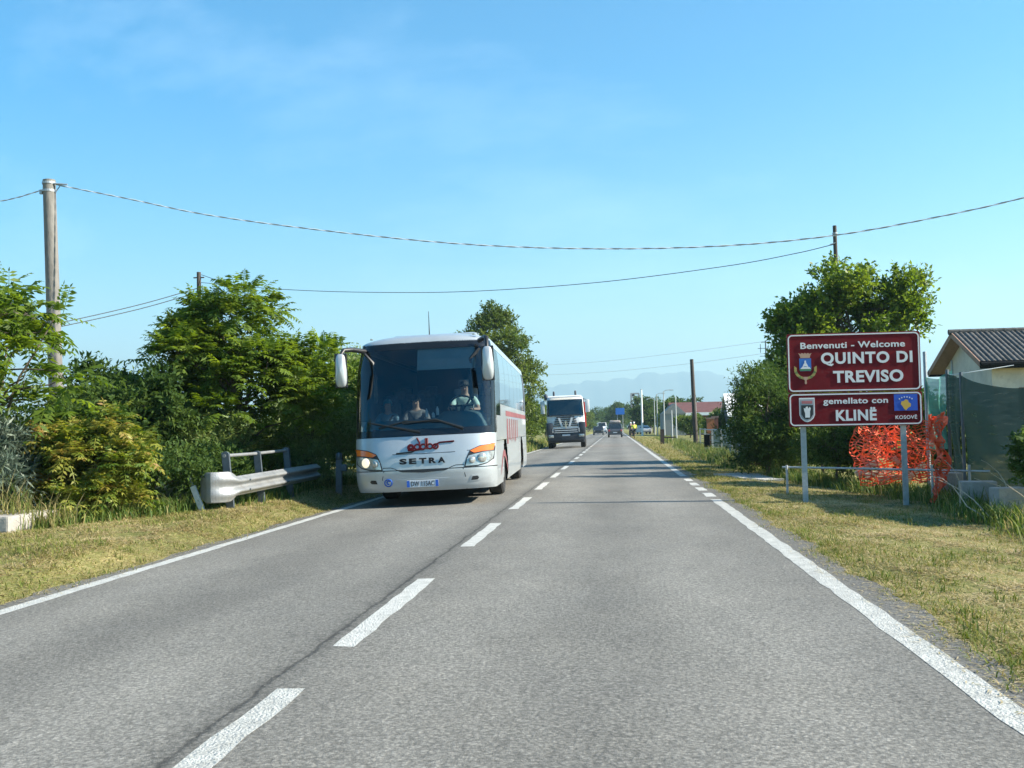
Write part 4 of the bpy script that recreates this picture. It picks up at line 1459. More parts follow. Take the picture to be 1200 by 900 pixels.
BMAT = Matrix.Translation(bus.location) @ bus.rotation_euler.to_matrix().to_4x4()
def in_bus(x, y, z):
    return BMAT @ Vector((x, y, z))
seated('person', 'bus driver in a pale green t-shirt and sunglasses, hands on the steering wheel', in_bus(DX, DY - .05, DZ), R(1.9), shirtG,
       ((-.19, -.46, .30), (.2, -.44, .27)), strap=1)
seated('person', 'passenger in a beige top with dark hair and sunglasses beside the bus driver', in_bus(-.44, 2.25, 1.22), R(1.9), shirtP,
       ((-.14, -.40, .12), (.22, -.48, .22)), strap=-1)
seated('person', 'passenger in a teal cap seated by the kerb side of the bus windscreen', in_bus(-1.0, 2.25, 1.20), R(1.9), shirtB,
       ((-.12, -.35, .14), (.15, -.38, .10)), cap=capB, glasses=False, strap=1, scale=.96)

# ================================================================== THE LORRY
truckW = M('lorry_white', (0.66, 0.66, 0.65), 0.35, 0, noise=(3, .05), coat=.4)
truckR = M('lorry_red', (0.42, 0.025, 0.02), 0.4, 0, noise=(4, .1))
truckD = M('lorry_dark', (0.03, 0.035, 0.045), 0.5, noise=(6, .2))
darkglass = M('dark_windscreen', (0.012, 0.018, 0.022), 0.06, spec=.8)
LY, LX = 67.5, -3.2
lorry = thing('tipper_lorry', 'white cab tipper lorry with dark bumper and red body following the bus', 'lorry', (LX, LY, road_z(LX) + .006), (0, -math.atan(.025), R(1.2)))
mb = MB()
def cab(u, v):
    """cab shell: superellipse plan drawn up in rings"""
    zs = [(1.05, 1.24, 0), (1.2, 1.25, -.02), (1.9, 1.25, 0.0), (2.1, 1.24, .03), (3.2, 1.19, .22), (3.38, 1.15, .32), (3.46, 1.05, .5), (3.5, .8, .75)]
    t = v * (len(zs) - 1)
    k = min(int(t), len(zs) - 2)
    f = t - k
    z, w, y0 = [zs[k][i] + (zs[k + 1][i] - zs[k][i]) * f for i in range(3)]
    if u < .25: return Vector((-w, 2.2 - (2.2 - .25 - y0) * u / .25, z))
    if u > .75: return Vector((w, y0 + .25 + (2.2 - .25 - y0) * (u - .75) / .25, z))
    s = math.sin((u - .5) / .25 * math.pi / 2)
    return Vector((w * s, y0 + .25 * (1 - math.sqrt(max(0, 1 - abs(s) ** 4))), z))
mb.grid(cab, 48, 28)
mb.box((0, 1.4, 3.44), (2.0, 1.4, .1), bev=.04)
mb.build('cab', truckW, lorry, smooth=45)
mb = MB()
mb.grid(lambda u, v: cab(.285 + .43 * u, (3.02 + v * 1.0 - .0) / 7) + Vector((0, -.02, 0)), 24, 6)
mb.build('windscreen', darkglass, lorry, smooth=60)
for q in (-1, 1):
    mb = MB()
    mb.grid(lambda u, v: cab(.5 + q * (.262 + .14 * u), (3.1 + v * .85) / 7) + Vector((q * .012, 0, 0)), 6, 4)
    mb.build('side_window', darkglass, lorry)
mb = MB()
mb.box((0, .05, 3.40), (2.2, .28, .06), Matrix.Rotation(.25, 3, 'X'), bev=.02)
mb.build('sun_visor', truckW, lorry)
mb = MB()
mb.box((0, .16, .78), (2.5, .42, .62), bev=.1)
mb.box((0, .5, .5), (2.4, .5, .3), bev=.05)
for q in (-1, 1):
    mb.box((q * 1.07, .28, 1.27), (.44, .75, .86), bev=.12)
mb.build('bumper', truckD, lorry, smooth=40)
for z, w in ((2.04, 1.2), (1.9, 1.35), (1.76, 1.45), (1.62, 1.55), (1.48, 1.65)):
    b2 = MB()
    b2.box((0, -.035, z), (w, .06, .085), bev=.02)
    g = b2.build('grille_slot', truckD, lorry)
b2 = MB()
b2.box((0, -.05, 1.17), (1.72, .05, .30))
b2.box((0, .02, 2.16), (2.1, .1, .07))
b2.build('lower_grille', truckD, lorry)
for q in (-1, 1):
    b2 = MB()
    b2.prism([(.18, 1.42), (.3, 1.42), (.5, 2.0), (.36, 2.0)], lambda x, z, d: Vector((q * x, d, z)), -.085, -.06)
    b2.build('grille_bar', truckW, lorry)
b2 = MB()
b2.box((0, -.08, 1.30), (1.75, .06, .035))
b2.box((0, -.08, 1.04), (1.55, .06, .035))
b2.box((0, -.075, 1.17), (1.5, .05, .05))
for q in (-1, 1):
    b2.box((q * .86, -.07, 1.17), (.05, .05, .27))
b2.build('grille_frame', truckW, lorry)
b2 = MB()
b2.box((0, -.11, 1.55), (.08, .03, .46), bev=.01)
b2.tube([(.0 + .13 * math.cos(a), -.1, 1.62 + .13 * math.sin(a)) for a in [k * math.pi / 8 for k in range(17)]], .016, 6)
b2.tube([(0, -.1, 1.62), (.11, -.1, 1.55)], .014, 5)
b2.tube([(0, -.1, 1.62), (-.11, -.1, 1.55)], .014, 5)
b2.build('grille_badge', chrome, lorry)
b2 = MB()
b2.box((0, -.07, .86), (.52, .02, .11))
b2.build('number_plate', plateW, lorry)
for q in (-1, 1):
    b2 = MB()
    b2.box((q * 1.0, -.06, .80), (.36, .08, .2), bev=.04)
    b2.build('headlight', lampglass, lorry, smooth=40)
    b2 = MB()
    b2.tube([(q * 1.2, .3, 3.2), (q * 1.45, .15, 3.15), (q * 1.47, .12, 2.2)], .03, 6)
    a = b2.build('mirror_arm', truckD, lorry)
    b2 = MB()
    b2.box((q * 1.47, .08, 2.72), (.28, .16, .85), bev=.05)
    b2.build('mirror_housing', truckW if q > 0 else M('shaded_mirror_grey', (.4, .44, .45), .5), a, smooth=40)
    b2 = MB()
    b2.lathe([(.001, .0), (.07, 0), (.07, .22), (.05, .3), (.001, .3)], (q * .72, .8, 3.49), 'z', 12)
    b2.build('beacon', truckD, lorry, smooth=40)
    for y in (1.25, 4.6, 5.95):
        wheel(lorry, q * 1.08, y, .52, .32, sign=q)
b2 = MB()
b2.tube([(-1.22, 1.2, 3.3), (-1.3, 1.25, 3.52), (-1.3, 1.6, 3.55)], .13, 10)
b2.build('air_intake', truckD, lorry, smooth=50)
b2 = MB()
b2.box((0, 3.9, .95), (.9, 5.6, .3))
b2.box((-1.0, 2.9, .8), (.4, 1.0, .6), bev=.05)
b2.box((1.0, 2.9, .8), (.4, 1.0, .6), bev=.05)
b2.build('chassis', truckD, lorry)
b2 = MB()
b2.box((0, 4.9, 1.3), (2.3, 4.9, .14))
for q in (-1, 1):
    b2.box((q * 1.22, 4.9, 2.2), (.08, 4.9, 1.75))
    for k in range(6):
        b2.box((q * 1.285, 2.75 + k * .86, 2.2), (.06, .12, 1.7))
b2.box((0, 2.5, 2.3), (2.45, .1, 2.0))
b2.box((0, 7.3, 2.2), (2.45, .08, 1.7))
b2.build('tipper_body', truckR, lorry)
b2 = MB()
for q in (-1, 1):
    for y in (4.6, 5.95):
        b2.tube([(q * 1.08, y + .62 * math.cos(a), .52 + .62 * math.sin(a)) for a in lsp(.3, math.pi - .3, 10)], .05, 6)
b2.build('mudguard', truckR, lorry)

# ================================================================== CARS FAR UP THE ROAD
def car(name, label, x, y, rz, paint, glass, kind='estate', w=1.78, L=4.4, h=1.5, rear=False):
    t = thing(name, label, 'van' if kind == 'van' else 'car', (x, y, road_z(x) + .006), (0, 0, rz))
    prof = {'estate': [(0, .32), (0, .75), (.1, .92), (1.15, 1.0), (1.75, h), (3.6, h), (4.25, 1.0), (L, .8), (L, .32)],
            'van': [(0, .35), (0, .8), (.12, 1.1), (.75, 1.3), (1.35, h), (L - .1, h), (L, h - .3), (L, .35)]}[kind]
    n = len(prof)
    mb = MB()
    vs = []
    for q in (-1, -.94, .94, 1):
        for yy, z in prof:
            ins = (0.0 if z < 1.0 else .14 * (z - 1.0) / max(.3, h - 1))
            k = abs(q) == 1
            vs.append((q * (w / 2 - ins), yy + (.05 if k and yy < L / 2 else -.05 if k else 0), z - (.03 if k and z > .9 else 0)))
    mb.v = vs
    for c in range(3):
        for i in range(n):
            j = (i + 1) % n
            mb.f.append((c * n + i, c * n + j, (c + 1) * n + j, (c + 1) * n + i))
    mb.f.append(tuple(range(n)))
    mb.f.append(tuple(range(3 * n, 4 * n))[::-1])
    mb.build('body', paint, t, smooth=30)
    def strip(a, b2, inset, lift):
        (y0, z0), (y1, z1) = a, b2
        i0, i1 = (.14 * (z - 1.0) / max(.3, h - 1) if z > 1 else 0 for z in (z0, z1))
        d = Vector((0, -(z1 - z0), (y1 - y0))).normalized() * lift
        if d.z < 0: d = -d
        gl = MB()
        gl.add([(-(w / 2 - i0 - inset), y0 + d.y, z0 + d.z), ((w / 2 - i0 - inset), y0 + d.y, z0 + d.z), ((w / 2 - i1 - inset), y1 + d.y, z1 + d.z), (-(w / 2 - i1 - inset), y1 + d.y, z1 + d.z)], [(0, 1, 2, 3)])
        gl.build('windscreen' if y0 < 2 else 'rear_window', glass, t)
    if kind == 'estate':
        strip((1.22, 1.04), (1.72, h - .04), .1, .012)
        strip((3.66, h - .06), (4.2, 1.06), .1, .012)
    else:
        strip((.78, 1.32), (1.32, h - .05), .1, .012)
    for q in (-1, 1):
        for yy in (.85, L - .85):
            wheel(t, q * (w / 2 - .1), yy, .32, .2, sign=q)
        b2 = MB()
        b2.box((q * (w / 2 - .22), -.01, .72), (.3, .06, .14), bev=.02)
        b2.build('headlight', lampglass, t)
        b2 = MB()
        b2.box((q * (w / 2 - .16), L + .0, .86), (.2, .05, .22), bev=.02)
        b2.build('tail_light', truckR, t)
        b2 = MB()
        b2.box((q * (w / 2 + .08), 1.45 if kind == 'estate' else .9, 1.05 if kind == 'estate' else 1.35), (.16, .1, .12), bev=.02)
        b2.build('door_mirror', paint, t)
    b2 = MB()
    b2.box((0, L + .012, .6), (.5, .02, .11))
    b2.build('number_plate', plateW, t)
    b2 = MB()
    b2.box((0, L + .01, .40), (w - .1, .06, .16), bev=.02)
    b2.box((0, -.01, .40), (w - .1, .06, .18), bev=.02)
    b2.build('bumper', truckD, t)
    return t
greyP = M('dark_grey_car_paint', (.06, .065, .075), .35, .3, coat=.5)
blackP = M('black_car_paint', (.015, .016, .02), .3, .1, coat=.6)
whiteP = M('white_van_paint', (.75, .76, .76), .4, coat=.3)
c1 = car('car', 'dark grey people carrier driving away with a load on its roof', at(721, 510, 128).x, 128 + 4.4, math.pi, greyP, darkglass, 'estate', 1.82, 4.4, 1.72)
ld = thing('roof_load', 'pale bundle strapped on the roof of the dark grey people carrier', 'luggage', (c1.location.x, 130.2, 1.74))
b2 = MB()
b2.box((0, 0, .22), (1.35, 1.7, .3), bev=.1)
b2.build('bundle', M('pale_canvas', (.42, .36, .33), .8, noise=(4, .25)), ld, smooth=60)
b2 = MB()
for yy in (-.5, .5):
    b2.box((0, yy, .03), (1.4, .06, .06))
b2.build('roof_bar', truckD, ld)
car('car', 'black car coming the other way behind the white lorry', -2.95, 178, 0, blackP, darkglass, 'estate', 1.8, 4.4, 1.5)
car('van', 'white van behind the black oncoming car', -2.75, 214, 0, whiteP, darkglass, 'van', 1.95, 5.2, 2.3)
car('car', 'silver grey car parked beyond the tall white pole on the right', at(757.5, 503, 172).x, 172, .2, M('silver_car_paint', (.4, .42, .44), .35, .4), darkglass, 'estate', 1.75, 4.2, 1.45)

# ---- cyclists
hiviz = M('yellow_jacket', (.62, .68, .03), .7)
darkcloth = M('dark_trousers', (.02, .022, .03), .85)
helm = M('white_helmet', (.75, .75, .74), .4)
def cyclist(x, y, jacket, label, blabel):
    bk = thing('bicycle', blabel, 'bicycle', (x, y, .006))
    for yy in (0, 1.05):
        wh = bpy.data.objects.new('wheel', None)
        COL.objects.link(wh)
        wh.parent = bk
        wh.location = (0, yy, .34)
        m_ = MB()
        m_.tube([(0, .33 * math.cos(a), .33 * math.sin(a)) for a in lsp(0, 2 * math.pi, 20)], .025, 6)
        m_.build('tyre', rubber, wh)
        m_ = MB()
        for k in range(8):
            a = k * math.pi / 4
            m_.tube([(0, 0, 0), (0, .32 * math.cos(a), .32 * math.sin(a))], .004, 3)
        m_.build('spoke', chrome, wh)
    m_ = MB()
    m_.tube([(0, 0, .34), (0, .42, .32), (0, .95, .75), (0, .33, .78), (0, .42, .32)], .02, 6)
    m_.tube([(0, 1.05, .34), (0, .92, .95)], .02, 6)
    m_.tube([(0, .33, .78), (0, 0, .34)], .015, 6)
    m_.tube([(0, .33, .78), (0, .29, .92)], .014, 6)
    m_.build('frame', blackP, bk)
    m_ = MB()
    m_.tube([(-.3, .88, 1.0), (0, .95, .98), (.3, .88, 1.0)], .016, 6)
    m_.build('handlebar', black_pl, bk)
    m_ = MB()
    m_.box((0, .27, .94), (.16, .26, .06), bev=.025)
    m_.build('saddle', black_pl, bk)
    p = thing('person', label, 'person', (x, y, .006))
    V = [(0, .28, 1.0), (0, .36, 1.25), (0, .48, 1.45), (0, .53, 1.53), (0, .56, 1.62), (0, .56, 1.70), (0, .65, 1.58)]
    Rd = [(.16, .13), (.15, .12), (.18, .12), .055, .085, .075, .015]
    E = [(0, 1), (1, 2), (2, 3), (3, 4), (4, 5), (4, 6)]
    jv, jr, je = V[:3], [(.18, .15), (.17, .14), (.2, .14)], [(0, 1), (1, 2)]
    tv, tr_, te = [(0, .28, .98)], [(.175, .15)], []
    for q in (-1, 1):
        k = len(V)
        V += [(.19 * q, .48, 1.42), (.27 * q, .66, 1.2), (.28 * q, .86, 1.04), (.27 * q, .95, 1.0)]
        Rd += [.055, .045, .032, .035]
        E += [(2, k), (k, k + 1), (k + 1, k + 2), (k + 2, k + 3)]
        k = len(V)
        knee = (.12 * q, .62, .78 if q > 0 else .62)
        foot = (.11 * q, .42, .42 if q > 0 else .2)
        V += [(.1 * q, .3, .95), knee, foot, (foot[0], foot[1] + .16, foot[2] - .05)]
        Rd += [.09, .065, .045, .04]
        E += [(0, k), (k, k + 1), (k + 1, k + 2), (k + 2, k + 3)]
        k = len(jv)
        jv += [(.19 * q, .48, 1.42), (.27 * q, .66, 1.2), (.275 * q, .8, 1.09)]
        jr += [.075, .065, .05]
        je += [(2, k), (k, k + 1), (k + 1, k + 2)]
        k = len(tv)
        tv += [(.1 * q, .3, .95), knee, (foot[0], foot[1], foot[2] + .06)]
        tr_ += [.11, .085, .065]
        te += [(0, k), (k, k + 1), (k + 1, k + 2)]
    skinned('body', V, E, Rd, skin, p)
    skinned('jacket', jv, je, jr, jacket, p)
    skinned('trousers', tv, te, tr_, darkcloth, p)
    head_parts(p, (0, .565, 1.665), (0, 1, 0), hairM, helm, False)
cyclist(1.95, 108, hiviz, 'cyclist in a bright yellow jacket riding away on the right edge of the road', 'bicycle under the rider in the yellow jacket')
cyclist(1.75, 117, darkcloth, 'cyclist in dark clothes and pale helmet riding ahead of the yellow jacket', 'bicycle under the rider in dark clothes')

# ================================================================== THE WELCOME SIGN
brown = M('brown_sign_sheet', (0.15, 0.010, 0.014), 0.6, noise=(2.5, .2), spec=.12)
signW = M('white_sign_sheet', (0.68, 0.66, 0.64), 0.6, spec=.15)
galv = M('galvanised_steel', (0.33, 0.36, 0.38), 0.5, 0.55, noise=(14, .2), dirt=(9, (.2, .17, .13), .66))
SY = 17.3
pA, pB = at(921.5, 391.5, SY), at(1077.5, 388, SY)
SWd = (pB - pA).length
mm = SWd / 156.0
ang = math.atan2(pB.z - pA.z, pB.x - pA.x)
sx = (pA.x + pB.x) / 2
sz0 = H(sx, SY)
ztop = (pA.z + pB.z) / 2
sign = thing('welcome_sign', 'dark red town welcome sign of two boards on two grey posts', 'sign', (sx, SY, sz0))
def rrect(w, h, r, n=6):
    out = []
    for cx, cy, a0 in ((w / 2 - r, h / 2 - r, 0), (-w / 2 + r, h / 2 - r, 90), (-w / 2 + r, -h / 2 + r, 180), (w / 2 - r, -h / 2 + r, 270)):
        for k in range(n + 1):
            a = R(a0 + 90 * k / n)
            out.append((cx + r * math.cos(a), cy + r * math.sin(a)))
    return out
def ringmesh(w, h, r, t, y):
    o_, i_ = rrect(w, h, r), rrect(w - 2 * t, h - 2 * t, r - t)
    n = len(o_)
    mb = MB()
    mb.v = [(x, y, z) for x, z in o_] + [(x, y, z) for x, z in i_] + [(x, y + .006, z) for x, z in o_] + [(x, y + .006, z) for x, z in i_]
    for k in range(n):
        j = (k + 1) % n
        mb.f += [(k, j, n + j, n + k), (k, 2 * n + k, 2 * n + j, j), (n + k, n + j, 3 * n + j, 3 * n + k)]
    return mb
def board(zc, w, h):
    mb = MB()
    mb.prism(rrect(w, h, .03), lambda x, z, d: Vector((x, d, z)), 0, .03)
    for q in (-.34, .34):
        mb.box((0, .045, q * h), (w - .1, .03, .05))
    p = mb.build('board', brown, sign)
    p.location = (0, 0, zc)
    p.rotation_euler = (0, -ang * .45, 0)
    ringmesh(w - .03, h - .03, .075, .021, -.007).build('border', signW, p)
    return p
h1, h2 = 71 * mm, 40.5 * mm
top = board(ztop - sz0 - h1 / 2, SWd, h1)
low = board(ztop - sz0 - h1 - .012 - h2 / 2, SWd * 1.0, h2)
def U(u): return (u - .5) * SWd
def V1(v): return (.5 - v) * h1
def V2(v): return (.5 - v) * h2
add_text('Benvenuti - Welcome', U(.495), V1(.205), SWd * .785, .105, signW, top, -.002, .022, .006, spacing=1.05)
add_text('QUINTO DI', U(.597), V1(.445), SWd * .685, .225, signW, top, -.002, .035, .006, spacing=1.12)
add_text('TREVISO', U(.605), V1(.745), SWd * .525, .20, signW, top, -.002, .035, .006, spacing=1.08)
add_text('gemellato con', U(.503), V2(.275), SWd * .485, .125, signW, low, -.002, .022, .006, spacing=1.05)
add_text('KLINË', U(.505), V2(.645), SWd * .305, .22, signW, low, -.002, .035, .006, spacing=1.08)
add_text('KOSOVË', U(.877), V2(.755), SWd * .16, .072, signW, low, -.002, .02, .006, spacing=1.1)
def flat(poly, mat, name, parent, x, z, d=.006, base=-.001):
    mb = MB()
    mb.prism(poly, lambda a, b2, dd: Vector((x + a, dd, z + b2)), base - d, base)
    return mb.build(name, mat, parent)
flagB = M('flag_blue', (.012, .075, .42), .5)
gold = M('flag_gold', (.62, .36, .05), .5)
crestB = M('crest_blue', (.02, .13, .42), .5)
crestG = M('crest_green', (.06, .22, .09), .5)
wreath = M('wreath_gold', (.36, .27, .07), .5)
wreathG = M('wreath_green', (.12, .17, .05), .5)
tan = M('crest_tan', (.45, .27, .18), .5)
blackS = M('crest_black', (.015, .018, .02), .5)
# flag
fx_, fz_ = U(.877), V2(.33)
flat([(-.185, -.135), (.185, -.135), (.185, .135), (-.185, .135)], flagB, 'flag', low, fx_, fz_)
flat([(0, -.115), (.03, -.075), (.072, -.055), (.08, -.01), (.045, .015), (.035, .05), (.0, .065), (-.03, .04), (-.07, .03), (-.08, -.015), (-.05, -.05), (-.03, -.09)], gold, 'flag_map', low, fx_, fz_ - .015, .004, -.007)
for k in range(6):
    a = R(128 - 76 * k / 5)
    st_ = []
    for j in range(10):
        r_ = .016 if j % 2 == 0 else .007
        b_a = math.pi / 2 + j * math.pi / 5
        st_.append((r_ * math.cos(b_a), r_ * math.sin(b_a)))
    flat(st_, signW, 'flag_star', low, fx_ + .16 * math.cos(a), fz_ - .065 + .155 * math.sin(a), .004, -.007)
# twin town's shield
cx_, cz_ = U(.137), V2(.5)
sh_ = lambda k: [(-.125 * k, .2 * k), (.125 * k, .2 * k), (.125 * k, -.08 * k), (.1 * k, -.14 * k), (.05 * k, -.185 * k), (0, -.2 * k), (-.05 * k, -.185 * k), (-.1 * k, -.14 * k), (-.125 * k, -.08 * k)]
flat(sh_(1), signW, 'shield', low, cx_, cz_)
flat(sh_(.9), M('shield_grey', (.3, .31, .33), .5), 'shield_field', low, cx_, cz_, .004, -.007)
flat([(-.095, .08), (.095, .08), (.095, -.07), (.05, -.14), (0, -.155), (-.05, -.14), (-.095, -.07)], blackS, 'shield_scene', low, cx_, cz_, .004, -.011)
flat([(-.035, -.125), (.04, -.125), (.045, -.02), (.06, .03), (.035, .05), (.02, .02), (.005, .06), (-.02, .05), (-.03, .02), (-.055, .035), (-.05, -.01), (-.035, -.05)], signW, 'shield_figure', low, cx_, cz_, .004, -.015)
flat([(-.085, .105), (.085, .105), (.085, .15), (-.085, .15)], M('shield_red', (.4, .12, .12), .5), 'shield_title', low, cx_, cz_, .004, -.011)
# town crest
ex, ez = U(.135), V1(.60)
flat([(-.095, .175), (.095, .175), (.095, -.01), (.085, -.035), (-.085, -.035), (-.095, -.01)], crestB, 'crest_shield', top, ex, ez)
flat([(-.09, -.03), (.09, -.03), (.092, .01), (.04, .028), (-.03, .02), (-.092, .005)], crestG, 'crest_hill', top, ex, ez, .004, -.007)
flat([(-.085, .0), (.088, .0), (.07, .028), (.03, .035), (-.05, .035)], signW, 'crest_snow', top, ex, ez, .003, -.010)
flat([(-.048, .03), (-.03, .075), (-.014, .10), (-.012, .13), (0, .145), (.012, .13), (.014, .10), (.03, .075), (.048, .03), (.018, .045), (-.018, .045)], signW, 'crest_tower', top, ex, ez, .004, -.007)
flat([(-.075, .182), (.075, .182), (.085, .225), (.108, .262), (.07, .25), (.05, .266), (.02, .252), (0, .268), (-.02, .252), (-.05, .266), (-.07, .25), (-.108, .262), (-.085, .225)], tan, 'crest_crown', top, ex, ez)
for q in (-1, 1):
    for k in range(9):
        a = R(-88 + 11.5 * k)
        px_, pz_ = .162 * math.cos(a), -.0 + .155 * math.sin(a) + .0
        L_, w_ = .085, .048
        ta = a + math.pi / 2 + (0.5 if k % 2 else -0.5)
        c_, s_ = math.cos(ta), math.sin(ta)
        lf = [(-L_ / 2, 0), (0, w_ / 2), (L_ / 2, 0), (0, -w_ / 2)]
        poly = [(q * (px_ + lx * c_ - lz * s_), pz_ + lx * s_ + lz * c_) for lx, lz in lf]
        if q < 0: poly = poly[::-1]
        flat(poly, wreath if k % 3 else wreathG, 'crest_wreath_leaf', top, ex, ez, .004 + .0008 * k)
flat([(-.035, -.13), (.035, -.13), (.03, -.17), (.012, -.19), (.018, -.235), (0, -.255), (-.018, -.235), (-.012, -.19), (-.03, -.17)], tan, 'crest_ribbon', top, ex, ez, .0125)
for pxb, ylo in ((942.5, 583), (1060.5, 589)):
    pt = at(pxb, 500, SY)
    x = pt.x - sx
    zb = H(pt.x, SY) - sz0 - .08
    mb = MB()
    t_ = .004
    zt = ztop - sz0 - .05
    mb.box((x, .085, (zb + zt) / 2), (.085, t_, zt - zb))
    for q in (-1, 1):
        mb.box((x + q * .0405, .105, (zb + zt) / 2), (t_, .04, zt - zb))
    mb.build('post', galv, sign)
    for zz in (ztop - sz0 - .2, ztop - sz0 - .75, ztop - sz0 - 1.15, ztop - sz0 - 1.45):
        mb = MB()
        mb.box((x, .075, zz), (.11, .02, .035))
        mb.build('clamp', galv, sign)

# ================================================================== CRASH BARRIER
railM = M('weathered_rail', (0.25, 0.26, 0.265), 0.5, 0.4, noise=(4, .18), dirt=(7, (.16, .13, .105), .58), bump=(40, .15))
postM = M('dark_steel_post', (0.10, 0.125, 0.15), 0.5, 0.5, noise=(10, .2))
barrier = thing('crash_barrier', 'short grey crash barrier with rounded end plate and upper tube', 'crash barrier', gp(-6.06, 15.4))
bz = barrier.location.z
def wprof(t, hgt, dep):
    """W-beam section, t 0..1 from bottom to top: out-of-plane depth and height"""
    return dep * (0.5 - 0.5 * math.cos(t * 4 * math.pi)), (t - .5) * hgt
ctr = []                                                   # plan path (x, y), height scale, depth
for k in range(9):
    ctr.append((.05 - .02 * k / 8, 4.8 - 4.36 * k / 8, .31, .083, (1, 0)))
for k in range(1, 11):
    f = k / 10
    a = R(100 * f)
    ctr.append((.03 - .22 * (1 - math.cos(a)) , .44 - .20 * f - .22 * math.sin(a) * .9 , .31 + .17 * min(1, f * 3.0), .083 * (1 - f * .9), (math.cos(a), -math.sin(a))))
for k in range(1, 4):
    ctr.append((.03 - .26 - .075 * k, .04 + .018 * k * k, .48 - .05 * k * (k > 1), .006, (-.2, -1)))
zc_ = .47 - bz
def railf(u, v):
    t = u * (len(ctr) - 1)
    k = min(int(t), len(ctr) - 2)
    f = t - k
    a, b2 = ctr[k], ctr[k + 1]
    x, y, hg, dp = [a[i] + (b2[i] - a[i]) * f for i in range(4)]
    n = Vector((a[4][0] + (b2[4][0] - a[4][0]) * f, a[4][1] + (b2[4][1] - a[4][1]) * f, 0)).normalized()
    d, z = wprof(v, hg, dp)
    return Vector((x, y, zc_ + z + .05 * (y / 4.8))) + n * d
mb = MB()
mb.grid(railf, 110, 24)
beam = mb.build('beam', railM, barrier, smooth=60, solid=.006)
mb = MB()
for yy in (.82, 2.7, 2.78):
    for t_ in (.25, .75):
        p = railf((4.8 - yy) / 4.36 * 8 / (len(ctr) - 1), t_)
        mb.lathe([(.001, .02), (.016, .02), (.016, 0)], p, 'x', 8)
mb.build('bolt', postM, beam)
for i, yy in enumerate((.50, 1.95, 3.55)):
    lean = -.085
    hg = 1.0 - bz + (.02, .0, .03)[i] - .04
    mb = MB()
    x0 = -.10
    vs = []
    def pp(x, y, z): return Vector((x0 + x + lean * z / .95, yy + y, z))
    for (a0, b0, a1, b1) in ((-.06, 0, .06, .005), (.055, 0, .06, .06), (-.06, 0, -.055, .06)):
        k = len(mb.v)
        zz = (-.1, hg)
        mb.add([pp(x, y, z) for z in zz for x, y in ((a0, b0), (a1, b0), (a1, b1), (a0, b1))], [(0, 1, 5, 4), (1, 2, 6, 5), (2, 3, 7, 6), (3, 0, 4, 7), (4, 5, 6, 7)])
    mb.prism([(.062 * math.cos(R(a)), .062 * math.sin(R(a)) * .7) for a in range(0, 181, 20)], lambda x, z, d: pp(x, d, hg + z), 0, .06)
    mb.build('post', postM, barrier)
    mb = MB()
    mb.box((-.05, yy + .03, zc_ + .03), (.05, .08, .2))
    mb.build('spacer', postM, barrier)
mb = MB()
mb.tube([Vector((-.10 - .085 + .0, yy + .03, (1.0 - bz - .045 + dz))) for yy, dz in ((.46, .0), (1.95, .0), (3.6, .02))], .028, 10)
mb.build('upper_tube', railM, barrier, smooth=60)
bp_ = thing('barrier_post', 'dark steel barrier post standing alone in the shade next to the bus', 'post', gp(-5.62, 20.4), (0, R(1), 0))
mb = MB()
mb.box((0, 0, .36), (.12, .01, .9))
mb.box((.055, .035, .36), (.008, .07, .9))
mb.box((-.055, .035, .36), (.008, .07, .9))
mb.build('shaft', postM, bp_)
mb = MB()
mb.box((.1, .0, .52), (.14, .08, .14), bev=.02)
mb.build('bracket', postM, bp_)
mb = MB()
mb.lathe([(.001, .83), (.05, .83), (.065, .78), (.065, .7), (.05, .68)], (0, .03, 0), 'z', 12)
mb.build('head', postM, bp_, smooth=40)
dl = thing('marker_post', 'small grey marker post knocked aslant on the left verge', 'post', gp(-6.45, 15.5), (R(-6), R(-24), 0))
mb = MB()
mb.box((0, 0, .2), (.085, .05, .44), bev=.006)
mb.build('shaft', M('marker_grey', (.5, .5, .48), .7, noise=(12, .2)), dl)
mb = MB()
mb.box((0, 0, .50), (.032, .03, .2))
mb.build('spike', postM, dl)

# ================================================================== POLES AND WIRES
concP = M('pole_concrete', (0.165, 0.157, 0.142), 0.9, noise=(7, .22), bump=(22, .5), stretch=(1, 1, .35), dirt=(3, (.11, .10, .09), .56))
woodP = M('old_pole_wood', (0.06, 0.048, 0.04), 0.9, noise=(10, .3), stretch=(1, 1, .15))
ptop, pbot = at(57.5, 211, 22), at(66, 470, 22)
base = ptop + (pbot - ptop) * ((ptop.z - .0) / (ptop.z - pbot.z))
pole = thing('concrete_pole', 'thick round concrete pole at the left carrying the twisted cable', 'pole', (base.x, 22, base.z))
dv = ptop - base
dv.y = 0
mb = MB()
mb.tube([dv * t for t in lsp(-.02, 1, 20)], [.165 - .028 * t for t in lsp(0, 1, 20)], 24)
mb.build('shaft', concP, pole, smooth=60)
mb = MB()
for zz in (-.08, -.26):
    mb.lathe([(.145, -.02), (.152, -.02), (.152, .03), (.145, .03)], dv + Vector((0, 0, zz)), 'z', 24)
mb.box(dv + Vector((-.16, -.05, -.28)), (.06, .06, .1))
mb.build('steel_band', galv, pole)
mb = MB()
mb.tube([dv + Vector((.14, -.02, -.1)), dv + Vector((.30, -.02, -.12)), dv + Vector((.16, -.02, -.3))], .014, 6)
mb.tube([dv + Vector((.14, -.05, -.1)), dv + Vector((.45, -.02, -.13))], .02, 6)
mb.build('cable_clamp', galv, pole)
